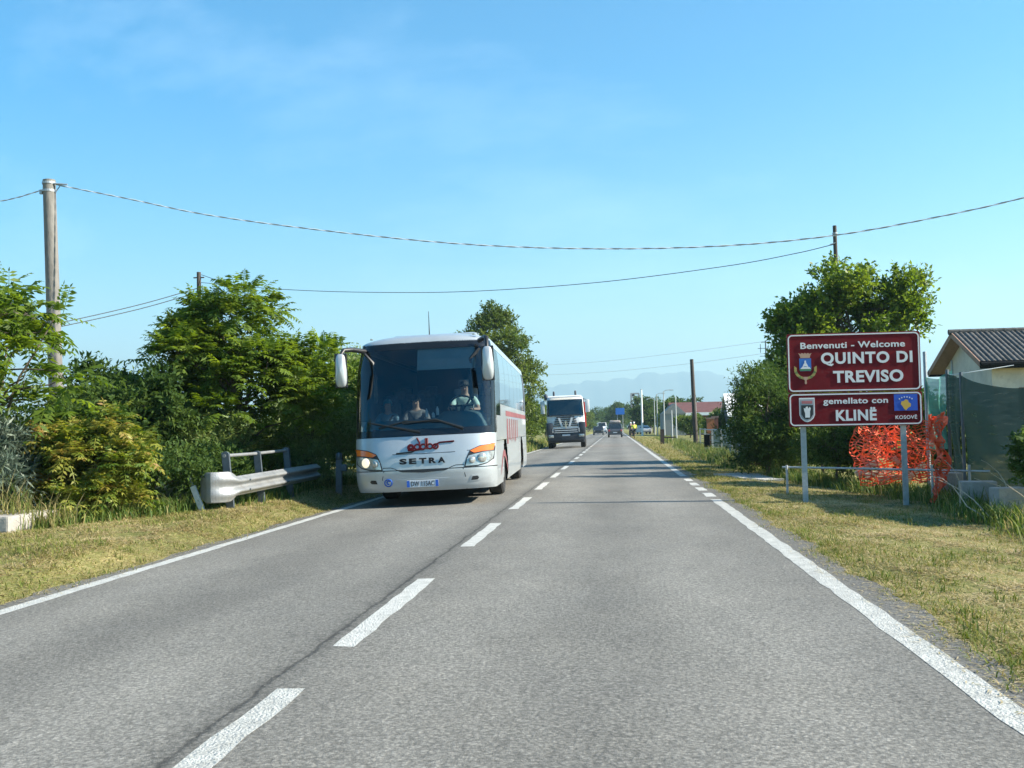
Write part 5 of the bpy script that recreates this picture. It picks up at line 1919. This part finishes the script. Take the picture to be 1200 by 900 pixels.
def telegraph(name, label, px, pyt, Y, r, cross=None, mat=woodP, lean=0.0, parent_parts=True, zb=None):
    tp = at(px, pyt, Y)
    zb = H(tp.x, Y) if zb is None else zb
    t = thing(name, label, 'pole', (tp.x, Y, zb))
    hg = tp.z - zb
    m_ = MB()
    m_.tube([(lean * (k - 6) / 6, 0, hg * k / 6 - .1 * (k == 0)) for k in range(7)], [r * (1.15 - .35 * k / 6) for k in range(7)], 10)
    m_.build('shaft', mat, t, smooth=60)
    return t, hg
t, hg = telegraph('telegraph_pole', 'thin wooden pole rising out of the large feathery tree', 233, 319, 45, .12)
mb = MB()
mb.box((.0, 0, hg - .25), (.5, .06, .05))
mb.build('cross_arm', woodP, t)
t, hg = telegraph('telegraph_pole', 'dark wooden pole rising out of the tree behind the welcome sign', 978, 264.5, 37, .085)
mb = MB()
mb.lathe([(.088, 0), (.088, .05), (.07, .05)], (0, 0, hg - .3), 'z', 12)
mb.tube([(0, -.06, hg - .62), (-.2, -.06, hg - .68)], .02, 6)
mb.build('wire_bracket', galv, t)
t, hg = telegraph('telegraph_pole', 'tall dark wooden pole standing in the far fence on the right', 810.5, 421, 66, .14, lean=-.12)
mb = MB()
mb.box((.16, 0, 3.2), (.1, .1, .25))
mb.tube([(.2, -.05, 0), (.16, -.05, 3.2)], .03, 6)
mb.build('conduit', galv, t)
t, hg = telegraph('light_pole', 'tall white pole beside the far end of the road', 751.5, 457, 150, .14, mat=M('white_pole_paint', (.7, .7, .68), .6))
mb = MB()
mb.lathe([(.11, 0), (.11, .12), (.001, .14)], (0, 0, hg), 'z', 10)
mb.build('cap', galv, t)
lampM = M('lamp_post_grey', (.4, .42, .42), .6, .3)
for i, (px, py, Y, lab) in enumerate(((766.5, 468, 170, 'lowest of the three grey street lamps by the red roofed shed'), (769.5, 462, 150, 'middle one of the three grey street lamps by the red roofed shed'), (777.5, 458.5, 125, 'tallest grey street lamp by the red roofed shed'))):
    t, hg = telegraph('street_lamp', lab, px, py, Y, .07, mat=lampM)
    mb = MB()
    q = -1 if i < 1 else 1
    mb.tube([(0, 0, hg - .05), (q * .3, 0, hg + .12), (q * .8, 0, hg + .15)], .035, 6)
    mb.box((q * .95, 0, hg + .13), (.5, .2, .1), bev=.03)
    mb.build('lamp_head', lampM, t)
    t['category'] = 'street lamp'
    t['group'] = 'street lamps by the red roofed shed'
for px, py, Y, lab in ((791.5, 466, 95, 'thin grey post left of the tall dark pole'), (787, 482, 90, 'short thin grey post by the garden bushes')):
    t, hg = telegraph('thin_post', lab, px, py, Y, .06, mat=lampM)
    mb = MB()
    mb.lathe([(.05, 0), (.05, .08), (.001, .1)], (0, 0, hg), 'z', 8)
    mb.build('cap', lampM, t)
t, hg = telegraph('antenna_mast', 'thin mast with small cross pieces above the tree on the right', 897, 399, 60, .045, mat=postM)
mb = MB()
for zz, w_ in ((.1, .5), (.45, .9), (.9, .7)):
    mb.box((0, 0, hg - zz), (w_, .03, .03))
for q in (-1, 1):
    mb.box((q * .3, 0, hg - .45), (.03, .03, .5))
mb.build('antenna', postM, t)
t, hg = telegraph('garden_lamp', 'small lamp on a thin post beyond the concrete pole', 83.5, 452, 30, .035, mat=postM)
mb = MB()
mb.lathe([(.001, .06), (.34, -.02), (.34, -.06), (.05, -.0)], (0, 0, hg), 'z', 12)
mb.build('lamp_shade', lampM, t)

cabL = M('pale_cable', (0.62, 0.64, 0.64), 0.5)
cabM = M('grey_cable', (0.20, 0.22, 0.23), 0.5)
cabD = M('dark_cable', (0.03, 0.035, 0.04), 0.6)
def spline(pts, n):
    out = []
    P = [Vector(p) for p in pts]
    P = [P[0] * 2 - P[1]] + P + [P[-1] * 2 - P[-2]]
    for i in range(1, len(P) - 2):
        for k in range(n):
            t_ = k / n
            a, b2, c_, d_ = P[i - 1], P[i], P[i + 1], P[i + 2]
            out.append(0.5 * ((2 * b2) + (c_ - a) * t_ + (2 * a - 5 * b2 + 4 * c_ - d_) * t_ ** 2 + (3 * b2 - a - 3 * c_ + d_) * t_ ** 3))
    out.append(P[-2])
    return out
def wire(name, label, pts, r, mat, twist=None, n=14, group=None):
    C_ = spline(pts, n)
    t = None
    if twist:
        # two strands wound round each other
        L_ = 0
        acc = [0]
        for a, b2 in zip(C_, C_[1:]):
            L_ += (b2 - a).length
            acc.append(L_)
        m_ = int(L_ / (twist / 8))
        fine = []
        k = 0
        for i in range(m_ + 1):
            s_ = L_ * i / m_
            while k < len(acc) - 2 and acc[k + 1] < s_: k += 1
            f = (s_ - acc[k]) / (acc[k + 1] - acc[k])
            fine.append((C_[k].lerp(C_[k + 1], f), s_))
        t = thing(name, label, 'cable', fine[len(fine) // 2][0])
        org = t.location
        for ph, mt in ((0, cabL), (math.pi, cabM)):
            mb = MB()
            mb.tube([p - org + Vector((0, math.cos(s_ / twist * 2 * math.pi + ph), math.sin(s_ / twist * 2 * math.pi + ph))) * r for p, s_ in fine], r * 1.05, 5)
            mb.build('strand', mt, t, smooth=80)
    else:
        mb = MB()
        mb.tube(C_, r, 5)
        t = mb.build(name, mat, smooth=80)
        tag(t, label, 'cable', group)
    return t
wire('twisted_cable', 'twisted pale cable slung across the road from the concrete pole', [at(x, y, Y) for x, y, Y in ((66, 216.5, 22), (150, 233, 21.8), (250, 253, 21.6), (400, 272.5, 21.4), (550, 286.5, 21.2), (700, 291.5, 21), (850, 288, 20.8), (980, 275.5, 20.6), (1100, 254, 20.4), (1200, 231.5, 20.2), (1330, 195, 20))], .0085, None, .62)
wire('twisted_cable', 'pale cable running off left from the concrete pole', [at(48, 223, 22), at(20, 231.5, 22.4), at(-10, 237, 22.8), at(-120, 250, 24)], .008, None, .62)
wire('overhead_wire', 'dark wire from the thin left pole to the pole in the right tree', [at(x, y, Y) for x, y, Y in ((234, 331, 45), (330, 339, 44), (430, 342.5, 43), (550, 341.5, 42), (700, 331, 40), (850, 312, 38.4), (930, 297.5, 37.4), (977, 286.5, 37))], .014, cabD)
wire('overhead_wire', 'thin dark wire just above the longer one at the left pole', [at(236, 322, 45), at(250, 327, 44.8), at(265, 333, 44.6)], .014, cabD)
wire('overhead_wire', 'upper dark wire running left behind the concrete pole', [at(231, 338, 45), at(160, 358, 43), at(60, 380.5, 40), at(-40, 399, 37)], .02, cabD)
wire('overhead_wire', 'lower dark wire running left behind the concrete pole', [at(231, 343, 45), at(160, 363, 43), at(60, 385, 40), at(-40, 403, 37)], .02, cabD)
wire('overhead_wire', 'faint upper wire far off above the lorry', [at(600, 430, 150), at(700, 424, 130), at(800, 413, 110), at(897, 400, 95)], .018, cabL)
wire('overhead_wire', 'faint lower wire far off above the lorry', [at(600, 441, 150), at(700, 436.5, 130), at(800, 427, 110), at(897, 414, 95)], .018, cabL)

# ================================================================== HOUSES, SHEDS, TOWER
plaster = M('house_plaster', (0.56, 0.51, 0.43), 0.9, noise=(1.5, .14), bump=(30, .3), dirt=(2.2, (.42, .38, .32), .56))
plasterG = plaster
timber = M('eaves_timber', (0.28, 0.17, 0.12), 0.8, noise=(6, .2))
tileM = M('old_roof_tile', (0.095, 0.092, 0.088), 0.95, noise=(5, .4), bump=(20, .5), dirt=(6, (.30, .28, .25), .64), spec=.1)
darkM = M('dark_gutter', (0.009, 0.010, 0.011), 0.8, spec=.05)
house = thing('house', 'low plastered house with grey tiled roof at the right edge', 'house', (14.32, 45, -.1))
hl_ = 13.0
ov, hw = 3.3, 2.85
ze, zr_ = 3.55, 5.0
slope = (zr_ - ze) / ov
zwall = zr_ - slope * hw - .12
mb = MB()
mb.prism([(-hw, 0), (hw, 0), (hw, zwall), (0, zr_ - .12), (-hw, zwall)], lambda y, z, d: Vector((d, y, z)), .55, hl_)
mb.build('wall', plaster, house)
for q in (-1, 1):
    mb = MB()
    # tile courses as ridges running down the slope
    nt_ = 60
    def tile(u, v):
        x = .02 + (hl_ + .5) * u
        c = abs(math.sin(x * math.pi / .21))
        y = ov * v
        step = .018 * ((v * 10) % 1.0)
        return Vector((x, q * y, zr_ - slope * y + .05 + .07 * c + step))
    mb.grid(tile, 340, 20)
    mb.build('roof_tiles', tileM, house, kind='stuff')
    mb = MB()
    mb.prism([(0, zr_ + .02), (ov, ze + .02), (ov, ze - .1), (0, zr_ - .12)], lambda y, z, d: Vector((d, q * y, z)), .0, hl_ + .5)
    mb.build('eaves_board', timber, house)
    mb = MB()
    mb.prism([(0.0, zr_ + .09), (ov, ze + .09), (ov, ze - .14), (0.0, zr_ - .14)], lambda y, z, d: Vector((d, q * y, z)), -.05, -.003)
    mb.build('bargeboard', timber, house)
    mb = MB()
    mb.tube([(-.04, q * (ov + .10), ze - .03), (hl_ + .5, q * (ov + .10), ze - .03)], .10, 10)
    mb.box((hl_ / 2 + .2, q * (ov + .03), ze - .05), (hl_ + .5, .05, .3))
    mb.build('gutter', darkM, house)
mb = MB()
for k in range(30):
    x = .1 + k * .45
    mb.tube([(x - .24, 0, zr_ + .09), (x + .24, 0, zr_ + .115)], [.12, .10], 10)
mb.build('ridge_tiles', tileM, house)
for x in (1.4, 4.6, 7.6):
    mb = MB()
    mb.box((x + .9, -hw - .01, 1.95), (1.5, .06, 1.3))
    w_ = mb.build('window', timber, house)
    mb = MB()
    mb.box((x + .9, -hw - .045, 1.95), (1.3, .03, 1.1))
    mb.build('shutter', M('brown_shutter', (.22, .13, .09), .8), w_)
mb = MB()
mb.tube([(.52, -1.8 + 3.6, 0), (.52, -1.8 + 3.6, 4.0)], .05, 8)
mb.build('downpipe', galv, house)
mb = MB()
mb.box((5.5, 0, 5.2), (.7, .7, .9))
mb.build('chimney', plaster, house)
# eave corner of a house beyond the left edge
he = at(40, 371, 24)
lhouse = thing('house', 'house beyond the left edge with only its dark eave corner in view', 'house', (he.x, 24, -.05), (0, 0, R(42)))
mb = MB()
ez_ = he.z + .05
mb.prism([(0, ez_), (-4.2, ez_ + 2.1), (-8.4, ez_), (-8.4, ez_ - .22), (-4.2, ez_ + 1.88), (0, ez_ - .22)], lambda x, z, d: Vector((x, d, z)), -.3, 9)
mb.build('roof', M('brown_roof', (.10, .075, .07), .85, noise=(6, .2)), lhouse)
mb = MB()
mb.prism([(-.8, 0), (-.8, ez_ + .15), (-4.2, ez_ + 1.8), (-7.6, ez_ + .15), (-7.6, 0)], lambda x, z, d: Vector((x, d, z)), .3, 8.5)
mb.build('wall', M('white_wall', (.62, .60, .56), .9, noise=(2, .1)), lhouse)
for x in (-2.2, -5.2):
    mb = MB()
    mb.box((x, .27, 1.7), (1.0, .06, 1.3))
    mb.build('window', darkglass, lhouse)
# long shed with a red brown roof
redroof = M('red_brown_roof', (.105, .034, .028), .85, noise=(1.2, .3))
shed = thing('shed', 'long low shed with red brown roof and pale fascia', 'shed', (12.6, 150, -.1))
mb = MB()
mb.prism([(0, 3.1), (9, 4.9), (18, 3.1), (18, 2.9), (0, 2.9)], lambda y, z, d: Vector((d, y - 2, z)), -4.5, 15)
mb.build('roof', redroof, shed)
mb = MB()
mb.box((5.25, -2.05, 3.0), (19.6, .12, .42))
mb.build('fascia', white_p, shed)
mb = MB()
mb.box((5.25, 7, 1.4), (19, 14, 2.8))
mb.build('wall', M('shed_wall', (.20, .11, .09), .9, noise=(1, .2)), shed)
for k in range(7):
    mb = MB()
    mb.box((-3.9 + 3.05 * k, -1.8, 1.35), (.25, .25, 2.85))
    mb.build('column', conc, shed)
for k in range(4):
    mb = MB()
    mb.box((-2.5 + 4.6 * k, -.02, 1.5), (1.6, .08, 1.5))
    mb.build('window', darkglass, shed)
mb = MB()
mb.prism([(0, 3.1), (1.7, 4.6), (3.4, 3.1)], lambda x, z, d: Vector((x - 5.9, d, z)), -2.6, 7)
mb.box((-4.2, 2.3, 1.55), (3.2, 9.6, 3.1))
mb.build('gabled_wing', M('grey_gable', (.22, .22, .21), .85), shed)
# hut with the bright roof
hut = thing('hut', 'small dark hut with a bright pale roof behind the bushes', 'hut', (9.55, 80, -.1))
mb = MB()
mb.prism([(-.3, 2.1), (2.6, 3.85), (5.4, 2.1), (5.4, 1.98), (2.6, 3.72), (-.3, 1.98)], lambda y, z, d: Vector((d, y, z)), -.95, 6)
mb.build('roof', M('pale_sheet_roof', (.75, .74, .72), .45, noise=(2, .1)), hut)
mb = MB()
mb.prism([(0, 0), (5.1, 0), (5.1, 2.15), (2.6, 3.7), (0, 2.15)], lambda y, z, d: Vector((d, y, z)), -.8, 5.8)
mb.build('wall', M('hut_wall', (.10, .09, .085), .9, noise=(2, .2)), hut)
mb = MB()
mb.box((1.0, -.02, 1.0), (.9, .06, 2.0))
mb.build('door', timber, hut)
# tower far up the road
tw = at(745, 500, 300)
tower = thing('tower', 'distant pink and grey tower with open upper frame', 'tower', (tw.x, 300, 0))
mb = MB()
mb.box((0, 0, 3.7), (2.5, 2.5, 7.4))
mb.build('shaft', M('pink_brick', (.42, .24, .19), .9, noise=(.6, .2)), tower)
mb = MB()
for q in (-1, 1):
    for r_ in (-1, 1):
        mb.box((q * 1.1, r_ * 1.1, 8.6), (.45, .45, 4.6))
for z in (7.6, 8.8, 10.0, 10.9):
    mb.box((0, 0, z), (2.5, 2.5, .35))
mb.build('open_frame', M('grey_frame', (.36, .36, .38), .8), tower)
mb = MB()
for k, (x, z) in enumerate(((-.4, 7.6), (.4, 8.0), (-.1, 9.1), (.5, 9.4), (-.5, 10.3))):
    mb.lathe([(.001, -.4), (.4, -.35), (.5, 0), (.4, .35), (.001, .4)], (x, 0, z), 'z', 10)
mb.build('equipment', truckD, tower)
# blue board far ahead
bsg = at(726.5, 482, 190)
bs = thing('blue_sign', 'blue board showing above the roof of the dark grey people carrier', 'sign', (bsg.x, 190, 0))
mb = MB()
mb.box((0, 0, bsg.z), (1.6, .08, 1.2), bev=.03)
mb.build('board', M('blue_board', (.02, .16, .55), .5), bs)
for q in (-1, 1):
    mb = MB()
    mb.tube([(q * .5, .08, -.1), (q * .5, .08, bsg.z + .4)], .05, 8)
    mb.build('post', galv, bs)

# ================================================================== RIGHT HAND FENCE, NETS AND RUBBISH
pipe = M('old_pipe', (.40, .42, .43), .6, .3, noise=(10, .2), dirt=(8, (.2, .13, .09), .6))
rail = thing('pipe_rail', 'low grey pipe rail behind the posts of the welcome sign', 'rail', (0, 0, 0))
rail.location = gp(4.4, 19)
ro = rail.location
def rel(px, py, Y): return at(px, py, Y) - ro
mb = MB()
mb.tube([rel(917, 547.5, 19.4), rel(1000, 549, 18.6), rel(1090, 551, 17.6), rel(1160, 552.5, 17.0)], .018, 8)
mb.build('top_bar', pipe, rail, smooth=60)
for px, Y in ((922, 19.3), (1092, 17.6), (1136, 17.2)):
    p = rel(px, 549, Y)
    mb = MB()
    mb.tube([Vector((p.x, p.y, H(p.x + ro.x, Y) - ro.z - .05)), Vector((p.x, p.y, p.z + .06))], .022, 8)
    mb.build('post', pipe, rail)
orangeM = M('orange_net', (0.76, 0.12, 0.045), 0.55, noise=(6, .12))
def orange_t(mat):
    b = mat.node_tree.nodes['Principled BSDF']
    tr = mat.node_tree.nodes.new('ShaderNodeBsdfTranslucent')
    tr.inputs[0].default_value = (.7, .07, .02, 1)
    mx = mat.node_tree.nodes.new('ShaderNodeMixShader')
    mx.inputs[0].default_value = .25
    mat.node_tree.links.new(b.outputs[0], mx.inputs[1])
    mat.node_tree.links.new(tr.outputs[0], mx.inputs[2])
    mat.node_tree.links.new(mx.outputs[0], mat.node_tree.nodes['Material Output'].inputs[0])
orange_t(orangeM)
def net(name, label, fn, rows, cols, wr, wc, mat=orangeM):
    """plastic barrier mesh: ribbons along and across a rumpled sheet fn(u, v)"""
    mb = MB()
    N = 46
    for j in range(rows + 1):
        v = j / rows
        for i in range(N):
            if math.sin(i * .55 + j * .21) * math.sin(j * .63 + i * .12 + rows) > .88: continue
            u0, u1 = i / N, (i + 1) / N
            mb.add([fn(u0, v - wr), fn(u1, v - wr), fn(u1, v + wr), fn(u0, v + wr)], [(0, 1, 2, 3)])
    for i in range(cols + 1):
        u = i / cols
        for j in range(rows):
            v0, v1 = j / rows, (j + 1) / rows
            mb.add([fn(u - wc, v0), fn(u + wc, v0), fn(u + wc, v1), fn(u - wc, v1)], [(0, 1, 2, 3)])
    o = mb.build(name, mat, recalc=False)
    return tag(o, label, 'netting')
def crumple(u, v, s_, k=1.0):
    return mnoise.noise_vector(Vector((u * 2.6, v * 2.2, s_))) * .30 * k + mnoise.noise_vector(Vector((u * 7, v * 6, s_ + 7))) * .13 * k + mnoise.noise_vector(Vector((u * 17, v * 9, s_ + 3))) * .05 * k
def onet(u, v):
    hgt = 74 + 16 * mnoise.noise(Vector((u * 4, 0, 1.5))) + 6 * mnoise.noise(Vector((u * 11, 0, 4.5)))
    p = at(1001 + 98 * u, 569 - hgt * v, 19.9 - 1.0 * u)
    c = crumple(u, v, 0.0)
    return p + Vector((c.x * .7, c.y * 1.5, c.z * .55))
net('orange_netting', 'orange plastic safety netting heaped behind the right sign post', onet, 24, 16, .0078, .006)
def onet2(u, v):
    hgt = 66 + 18 * mnoise.noise(Vector((u * 3, 0, 9.5)))
    p = at(1006 + 90 * u, 567 - hgt * v, 20.5 - 1.0 * u)
    c = crumple(u + 3, v, 5.0, 1.2)
    return p + Vector((c.x * .7, c.y * 1.4, c.z * .6))
net('orange_netting', 'second layer of orange netting folded behind the first', onet2, 18, 10, .0095, .008)
def onet3(u, v):
    cx = 1096 + 6 * math.sin(v * 5) + 7 * v
    p = at(cx + (9 + 16 * v * v) * (u - .5), 584 - 98 * v, 17.2)
    c = crumple(u, v * 2.4, 11.0, .7)
    return p + Vector((c.x * .5, c.y, c.z * .5))
net('orange_netting', 'narrow strip of red orange netting hanging from the shade net pole', onet3, 34, 4, .009, .05)
mb = MB()
for k in range(5):
    c = at(1016 + k * 14, 548 + (k % 3) * 6, 20.4 - k * .2)
    mb.box(c, (.5, .1, .09), Matrix.Rotation(rnd.uniform(-.4, .4), 3, 'Z') @ Matrix.Rotation(rnd.uniform(-1.0, 1.0), 3, 'Y'))
o = mb.build('timber_offcuts', M('pale_timber', (.5, .40, .28), .8, noise=(9, .2)))
tag(o, 'pale timber offcuts caught in the orange netting', 'timber', kind='stuff')
# shade nets
netP = bpy.data.materials.new('shade_net_cloth')
netP.use_nodes = True
def netmat(m, col, tcol, op):
    t = m.node_tree
    b = t.nodes['Principled BSDF']
    b.inputs['Base Color'].default_value = (*col, 1)
    b.inputs['Roughness'].default_value = .8
    tc = t.nodes.new('ShaderNodeTexCoord')
    mp = t.nodes.new('ShaderNodeMapping')
    mp.inputs['Scale'].default_value = (1, .6, 9)
    t.links.new(tc.outputs['Object'], mp.inputs[0])
    no = t.nodes.new('ShaderNodeTexNoise')
    no.inputs['Scale'].default_value = 2.5
    no.inputs['Detail'].default_value = 5
    t.links.new(mp.outputs[0], no.inputs['Vector'])
    rr = t.nodes.new('ShaderNodeMapRange')
    rr.inputs['From Min'].default_value = .3
    rr.inputs['From Max'].default_value = .7
    rr.inputs['To Min'].default_value = op - .10
    rr.inputs['To Max'].default_value = min(1, op + .06)
    t.links.new(no.outputs[0], rr.inputs[0])
    tl = t.nodes.new('ShaderNodeBsdfTranslucent')
    tl.inputs[0].default_value = (*tcol, 1)
    m1 = t.nodes.new('ShaderNodeMixShader')
    m1.inputs[0].default_value = .5
    t.links.new(b.outputs[0], m1.inputs[1])
    t.links.new(tl.outputs[0], m1.inputs[2])
    tp = t.nodes.new('ShaderNodeBsdfTransparent')
    m2 = t.nodes.new('ShaderNodeMixShader')
    t.links.new(rr.outputs[0], m2.inputs[0])
    t.links.new(tp.outputs[0], m2.inputs[1])
    t.links.new(m1.outputs[0], m2.inputs[2])
    t.links.new(m2.outputs[0], t.nodes['Material Output'].inputs[0])
netmat(netP, (.012, .030, .030), (.005, .014, .014), .97)
netL = bpy.data.materials.new('sun_toned_net_cloth')
netL.use_nodes = True
netmat(netL, (.05, .20, .17), (.12, .38, .32), .8)  # sunlight coming through the net, put into a paler green
nf = thing('shade_net_fence', 'dark green shade net stretched on thin posts in front of the house', 'fence', gp(6.0, 18))
no_ = nf.location
NX = 6.0
def npost(px, pyt, X, r=.03):
    Y = 0
    lo, hi = 5.0, 60.0
    for _ in range(40):                                   # the Y at which X projects to px
        Y = (lo + hi) / 2
        if at(px, 490, Y).x < X: lo = Y
        else: hi = Y
    tp = at(px, pyt, Y)
    return Vector((X, Y, tp.z))
posts = [npost(1086.5, 412, NX - .35), npost(1112, 433, NX), npost(1128, 436, NX), npost(1240, 446, NX)]
for i, p in enumerate(posts[:3]):
    mb = MB()
    z0 = H(p.x, p.y) - .05
    mb.tube([Vector((p.x, p.y, z0)) - no_, p - no_], .03 if i else .035, 8)
    mb.build('post', galv if i == 0 else postM, nf)
def curtain(a, b2, zb, sag, mat, nm, wav=.05):
    mb = MB()
    def f(u, v):
        p = a.lerp(b2, u)
        zt = p.z - sag * 4 * u * (1 - u)
        z = zb + (zt - zb) * v
        return Vector((p.x + wav * math.sin(u * 11 + v * 3) * .6 + .04 * math.sin(v * 6 + u * 2), p.y + wav * .3 * math.sin(u * 7 + v * 4), z)) - no_
    mb.grid(f, 26, 12)
    return mb.build(nm, mat, nf, smooth=80)
curtain(posts[0] - Vector((0, 0, .42)), posts[1], .75, .12, netL, 'sun_toned_net', .08)
curtain(posts[1] - Vector((0, 0, .05)), posts[2] - Vector((0, 0, .1)), .15, .03, netP, 'dark_net')
curtain(posts[2] - Vector((0, 0, .05)), posts[3], .1, .16, netP, 'dark_net')
mb = MB()
mb.tube([Vector(p) - no_ for p in spline([posts[1] + Vector((0, 0, -.1)), posts[2] + Vector((0.05, 0, -.02)), at(1188, 428, 18.5)], 8)], .007, 5)
mb.build('tie_rope', cabL, nf)
# concrete blocks and junk below the net
slabM = M('stained_concrete', (.30, .29, .27), .9, noise=(5, .25), bump=(20, .5))
for i, (px, py, Y, d, lab) in enumerate(((1112, 566, 17.6, (.36, .3, .55), 'grey concrete block standing under the dark net nearest the orange strip'), (1146, 572, 16.2, (.5, .3, .5), 'wider grey concrete block under the dark net'), (1182, 580, 15.0, (.42, .3, .5), 'grey concrete block under the net at the right edge'))):
    c = at(px, py, Y)
    mb = MB()
    mb.box((0, 0, d[2] / 2 - .05), d, Matrix.Rotation(rnd.uniform(-.2, .2), 3, 'Z'), bev=.02)
    o = mb.build('concrete_block', slabM)
    o.location = (c.x, Y, H(c.x, Y))
    tag(o, lab, 'block')
twigM = M('dead_twig', (.42, .36, .28), .9)
br = MB()
r0 = gp(5.35, 14.2)
for k in range(16):
    p = Vector((rnd.uniform(-.6, .6), rnd.uniform(-1.2, 1.6), 0))
    P = [p]
    d = Vector((rnd.uniform(-.7, .3), rnd.uniform(-.6, .6), rnd.uniform(.5, 1))).normalized()
    for s_ in range(6):
        d = (d + Vector((rnd.uniform(-.5, .5), rnd.uniform(-.4, .4), rnd.uniform(-.45, .15)))).normalized()
        P.append(P[-1] + d * rnd.uniform(.1, .2))
    br.tube(P, [.010, .009, .008, .007, .006, .004, .003], 5)
o = br.build('dead_branches', twigM)
o.location = r0
tag(o, 'tangle of pale dead branches in the weeds at the right edge', 'branches', kind='stuff')
# meter box, boards and posts further along
def simple(name, label, cat, px, py, Y, parts, rot=(0, 0, 0)):
    c = at(px, py, Y)
    t = thing(name, label, cat, (c.x, Y, H(c.x, Y)), rot)
    for nm, mt, shapes in parts:
        m_ = MB()
        for s_ in shapes:
            m_.box(s_[0], s_[1], bev=s_[2] if len(s_) > 2 else 0)
        m_.build(nm, mt, t)
    return t
greyB = M('grey_cabinet', (.40, .44, .45), .6, noise=(3, .1))
simple('meter_cabinet', 'grey meter cabinet half hidden left of the dark bushes', 'cabinet', 874, 530, 32, [('body', greyB, [((0, 0, .5), (.45, .3, 1.1), .02)]), ('lid', greyB, [((0, 0, 1.09), (.52, .36, .05))]), ('door', M('cabinet_door', (.34, .38, .39), .6), [((0, -.155, .55), (.38, .02, .85))])])
t = simple('notice_board', 'pale square notice with dark blue disc left of the bushes', 'sign', 873, 530, 33.5, [('post', galv, [((-.3, 0, .8), (.06, .06, 1.9))]), ('board', M('pale_board', (.6, .62, .62), .5), [((0, -.04, 1.25), (.62, .03, .75), .01)])])
mb = MB()
mb.lathe([(.001, -.075), (.2, -.075), (.2, -.056)], (.12, 0, 1.15), 'y', 20)
mb.build('disc', M('navy_disc', (.02, .04, .16), .5), t)
t = simple('reflector_post', 'slim post with a bright white cap left of the bushes', 'post', 855.5, 520, 36, [('shaft', galv, [((0, 0, .6), (.05, .05, 1.3))]), ('cap', white_p, [((0, 0, 1.32), (.22, .12, .12), .02)])])
simple('bollard', 'stubby dark topped post in the far verge', 'bollard', 828.5, 520, 46, [('shaft', conc, [((0, 0, .3), (.2, .2, .7))]), ('cap', darkM, [((0, 0, .68), (.24, .24, .55), .02)])])
rust = M('rusty_orange', (.38, .13, .05), .8, noise=(3, .2))
simple('gate_pillar', 'rust orange gate pillar, left one of the pair', 'pillar', 833, 515, 62, [('shaft', rust, [((0, 0, .85), (.42, .35, 1.8))]), ('cap', timber, [((0, 0, 1.8), (.5, .43, .1))])])
simple('gate_pillar', 'darker rust coloured gate pillar, right one of the pair', 'pillar', 838.5, 515, 63.5, [('shaft', M('dark_rust', (.22, .08, .045), .8), [((0, 0, .9), (.36, .3, 1.9))]), ('cap', timber, [((0, 0, 1.88), (.44, .38, .1))])])
gf_ = thing('garden_fence', 'wire garden fence on grey concrete posts along the far right verge', 'fence', gp(4.8, 45))
fo = gf_.location
fpts = [(5.35, 66), (5.15, 60), (5.0, 54), (4.9, 48.5), (4.85, 43.5), (4.75, 39), (4.7, 35)]
for x, y in fpts:
    mb = MB()
    z0 = H(x, y)
    mb.box(Vector((x, y, z0 + .55)) - fo, (.09, .09, 1.3))
    mb.build('post', conc, gf_)
mb = MB()
for zz in (.3, .6, .9, 1.15):
    mb.tube([Vector((x, y, H(x, y) + zz)) - fo for x, y in fpts], .012 if zz < 1 else .03, 5)
mb.build('wire_strand', galv, gf_)
mb = MB()
for (x, y), (x2, y2) in zip(fpts[1:5], fpts[2:6]):
    pass
bg = MB()
bg.box(Vector((6.6, 59, .52)) - fo, (2.2, .06, 1.1))
bg.build('sheet_panel', M('blue_grey_sheet', (.09, .13, .12), .8, noise=(2, .15)), gf_)
simple('timber_post', 'dark leaning timber post by the far right fence', 'post', 776, 508, 76, [('shaft', woodP, [((0, 0, .5), (.28, .28, 1.2))]), ('brace', woodP, [((.5, 0, .5), (1.0, .1, .1))])])
# left edge: pale slab and a white gate behind the shrubs
mb = MB()
mb.box((0, 0, .05), (2.2, 1.2, .22), bev=.03)
o = mb.build('culvert_slab', M('culvert_concrete', (.30, .28, .25), .9, noise=(3, .2), bump=(20, .5), dirt=(5, (.12, .11, .09), .56)))
o.location = gp(-8.95, 13.2)
tag(o, 'pale concrete culvert slab in the grass at the left edge', 'slab')
gt = thing('metal_gate', 'pale grey metal gate behind the bluish shrub at the left edge', 'gate', gp(-10.6, 16.6))
gm = M('gate_paint', (.52, .58, .60), .5, .2)
for k in range(12):
    mb = MB()
    mb.box((-.9 + k * .15, 0, .8), (.03, .03, 1.5))
    mb.build('bar', gm, gt)
mb = MB()
for z in (.12, .8, 1.5):
    mb.box((-.08, .03, z), (1.8, .03, .05))
mb.build('frame', gm, gt)

# ================================================================== HAZE
hz = MB()
hz.box((0, 4700, 310), (10600, 10000, 640 + 3))
haze = hz.build('haze', None)
hm = bpy.data.materials.new('air')
hm.use_nodes = True
t_ = hm.node_tree
t_.nodes.remove(t_.nodes['Principled BSDF'])
pv = t_.nodes.new('ShaderNodeVolumePrincipled')
pv.inputs['Color'].default_value = (0.50, 0.76, 0.88, 1)
pv.inputs['Density'].default_value = 0.00025
pv.inputs['Anisotropy'].default_value = 0.2
t_.links.new(pv.outputs[0], t_.nodes['Material Output'].inputs['Volume'])
haze.data.materials.append(hm)
tag(haze, 'pale summer haze over the plain', 'haze', kind='stuff')
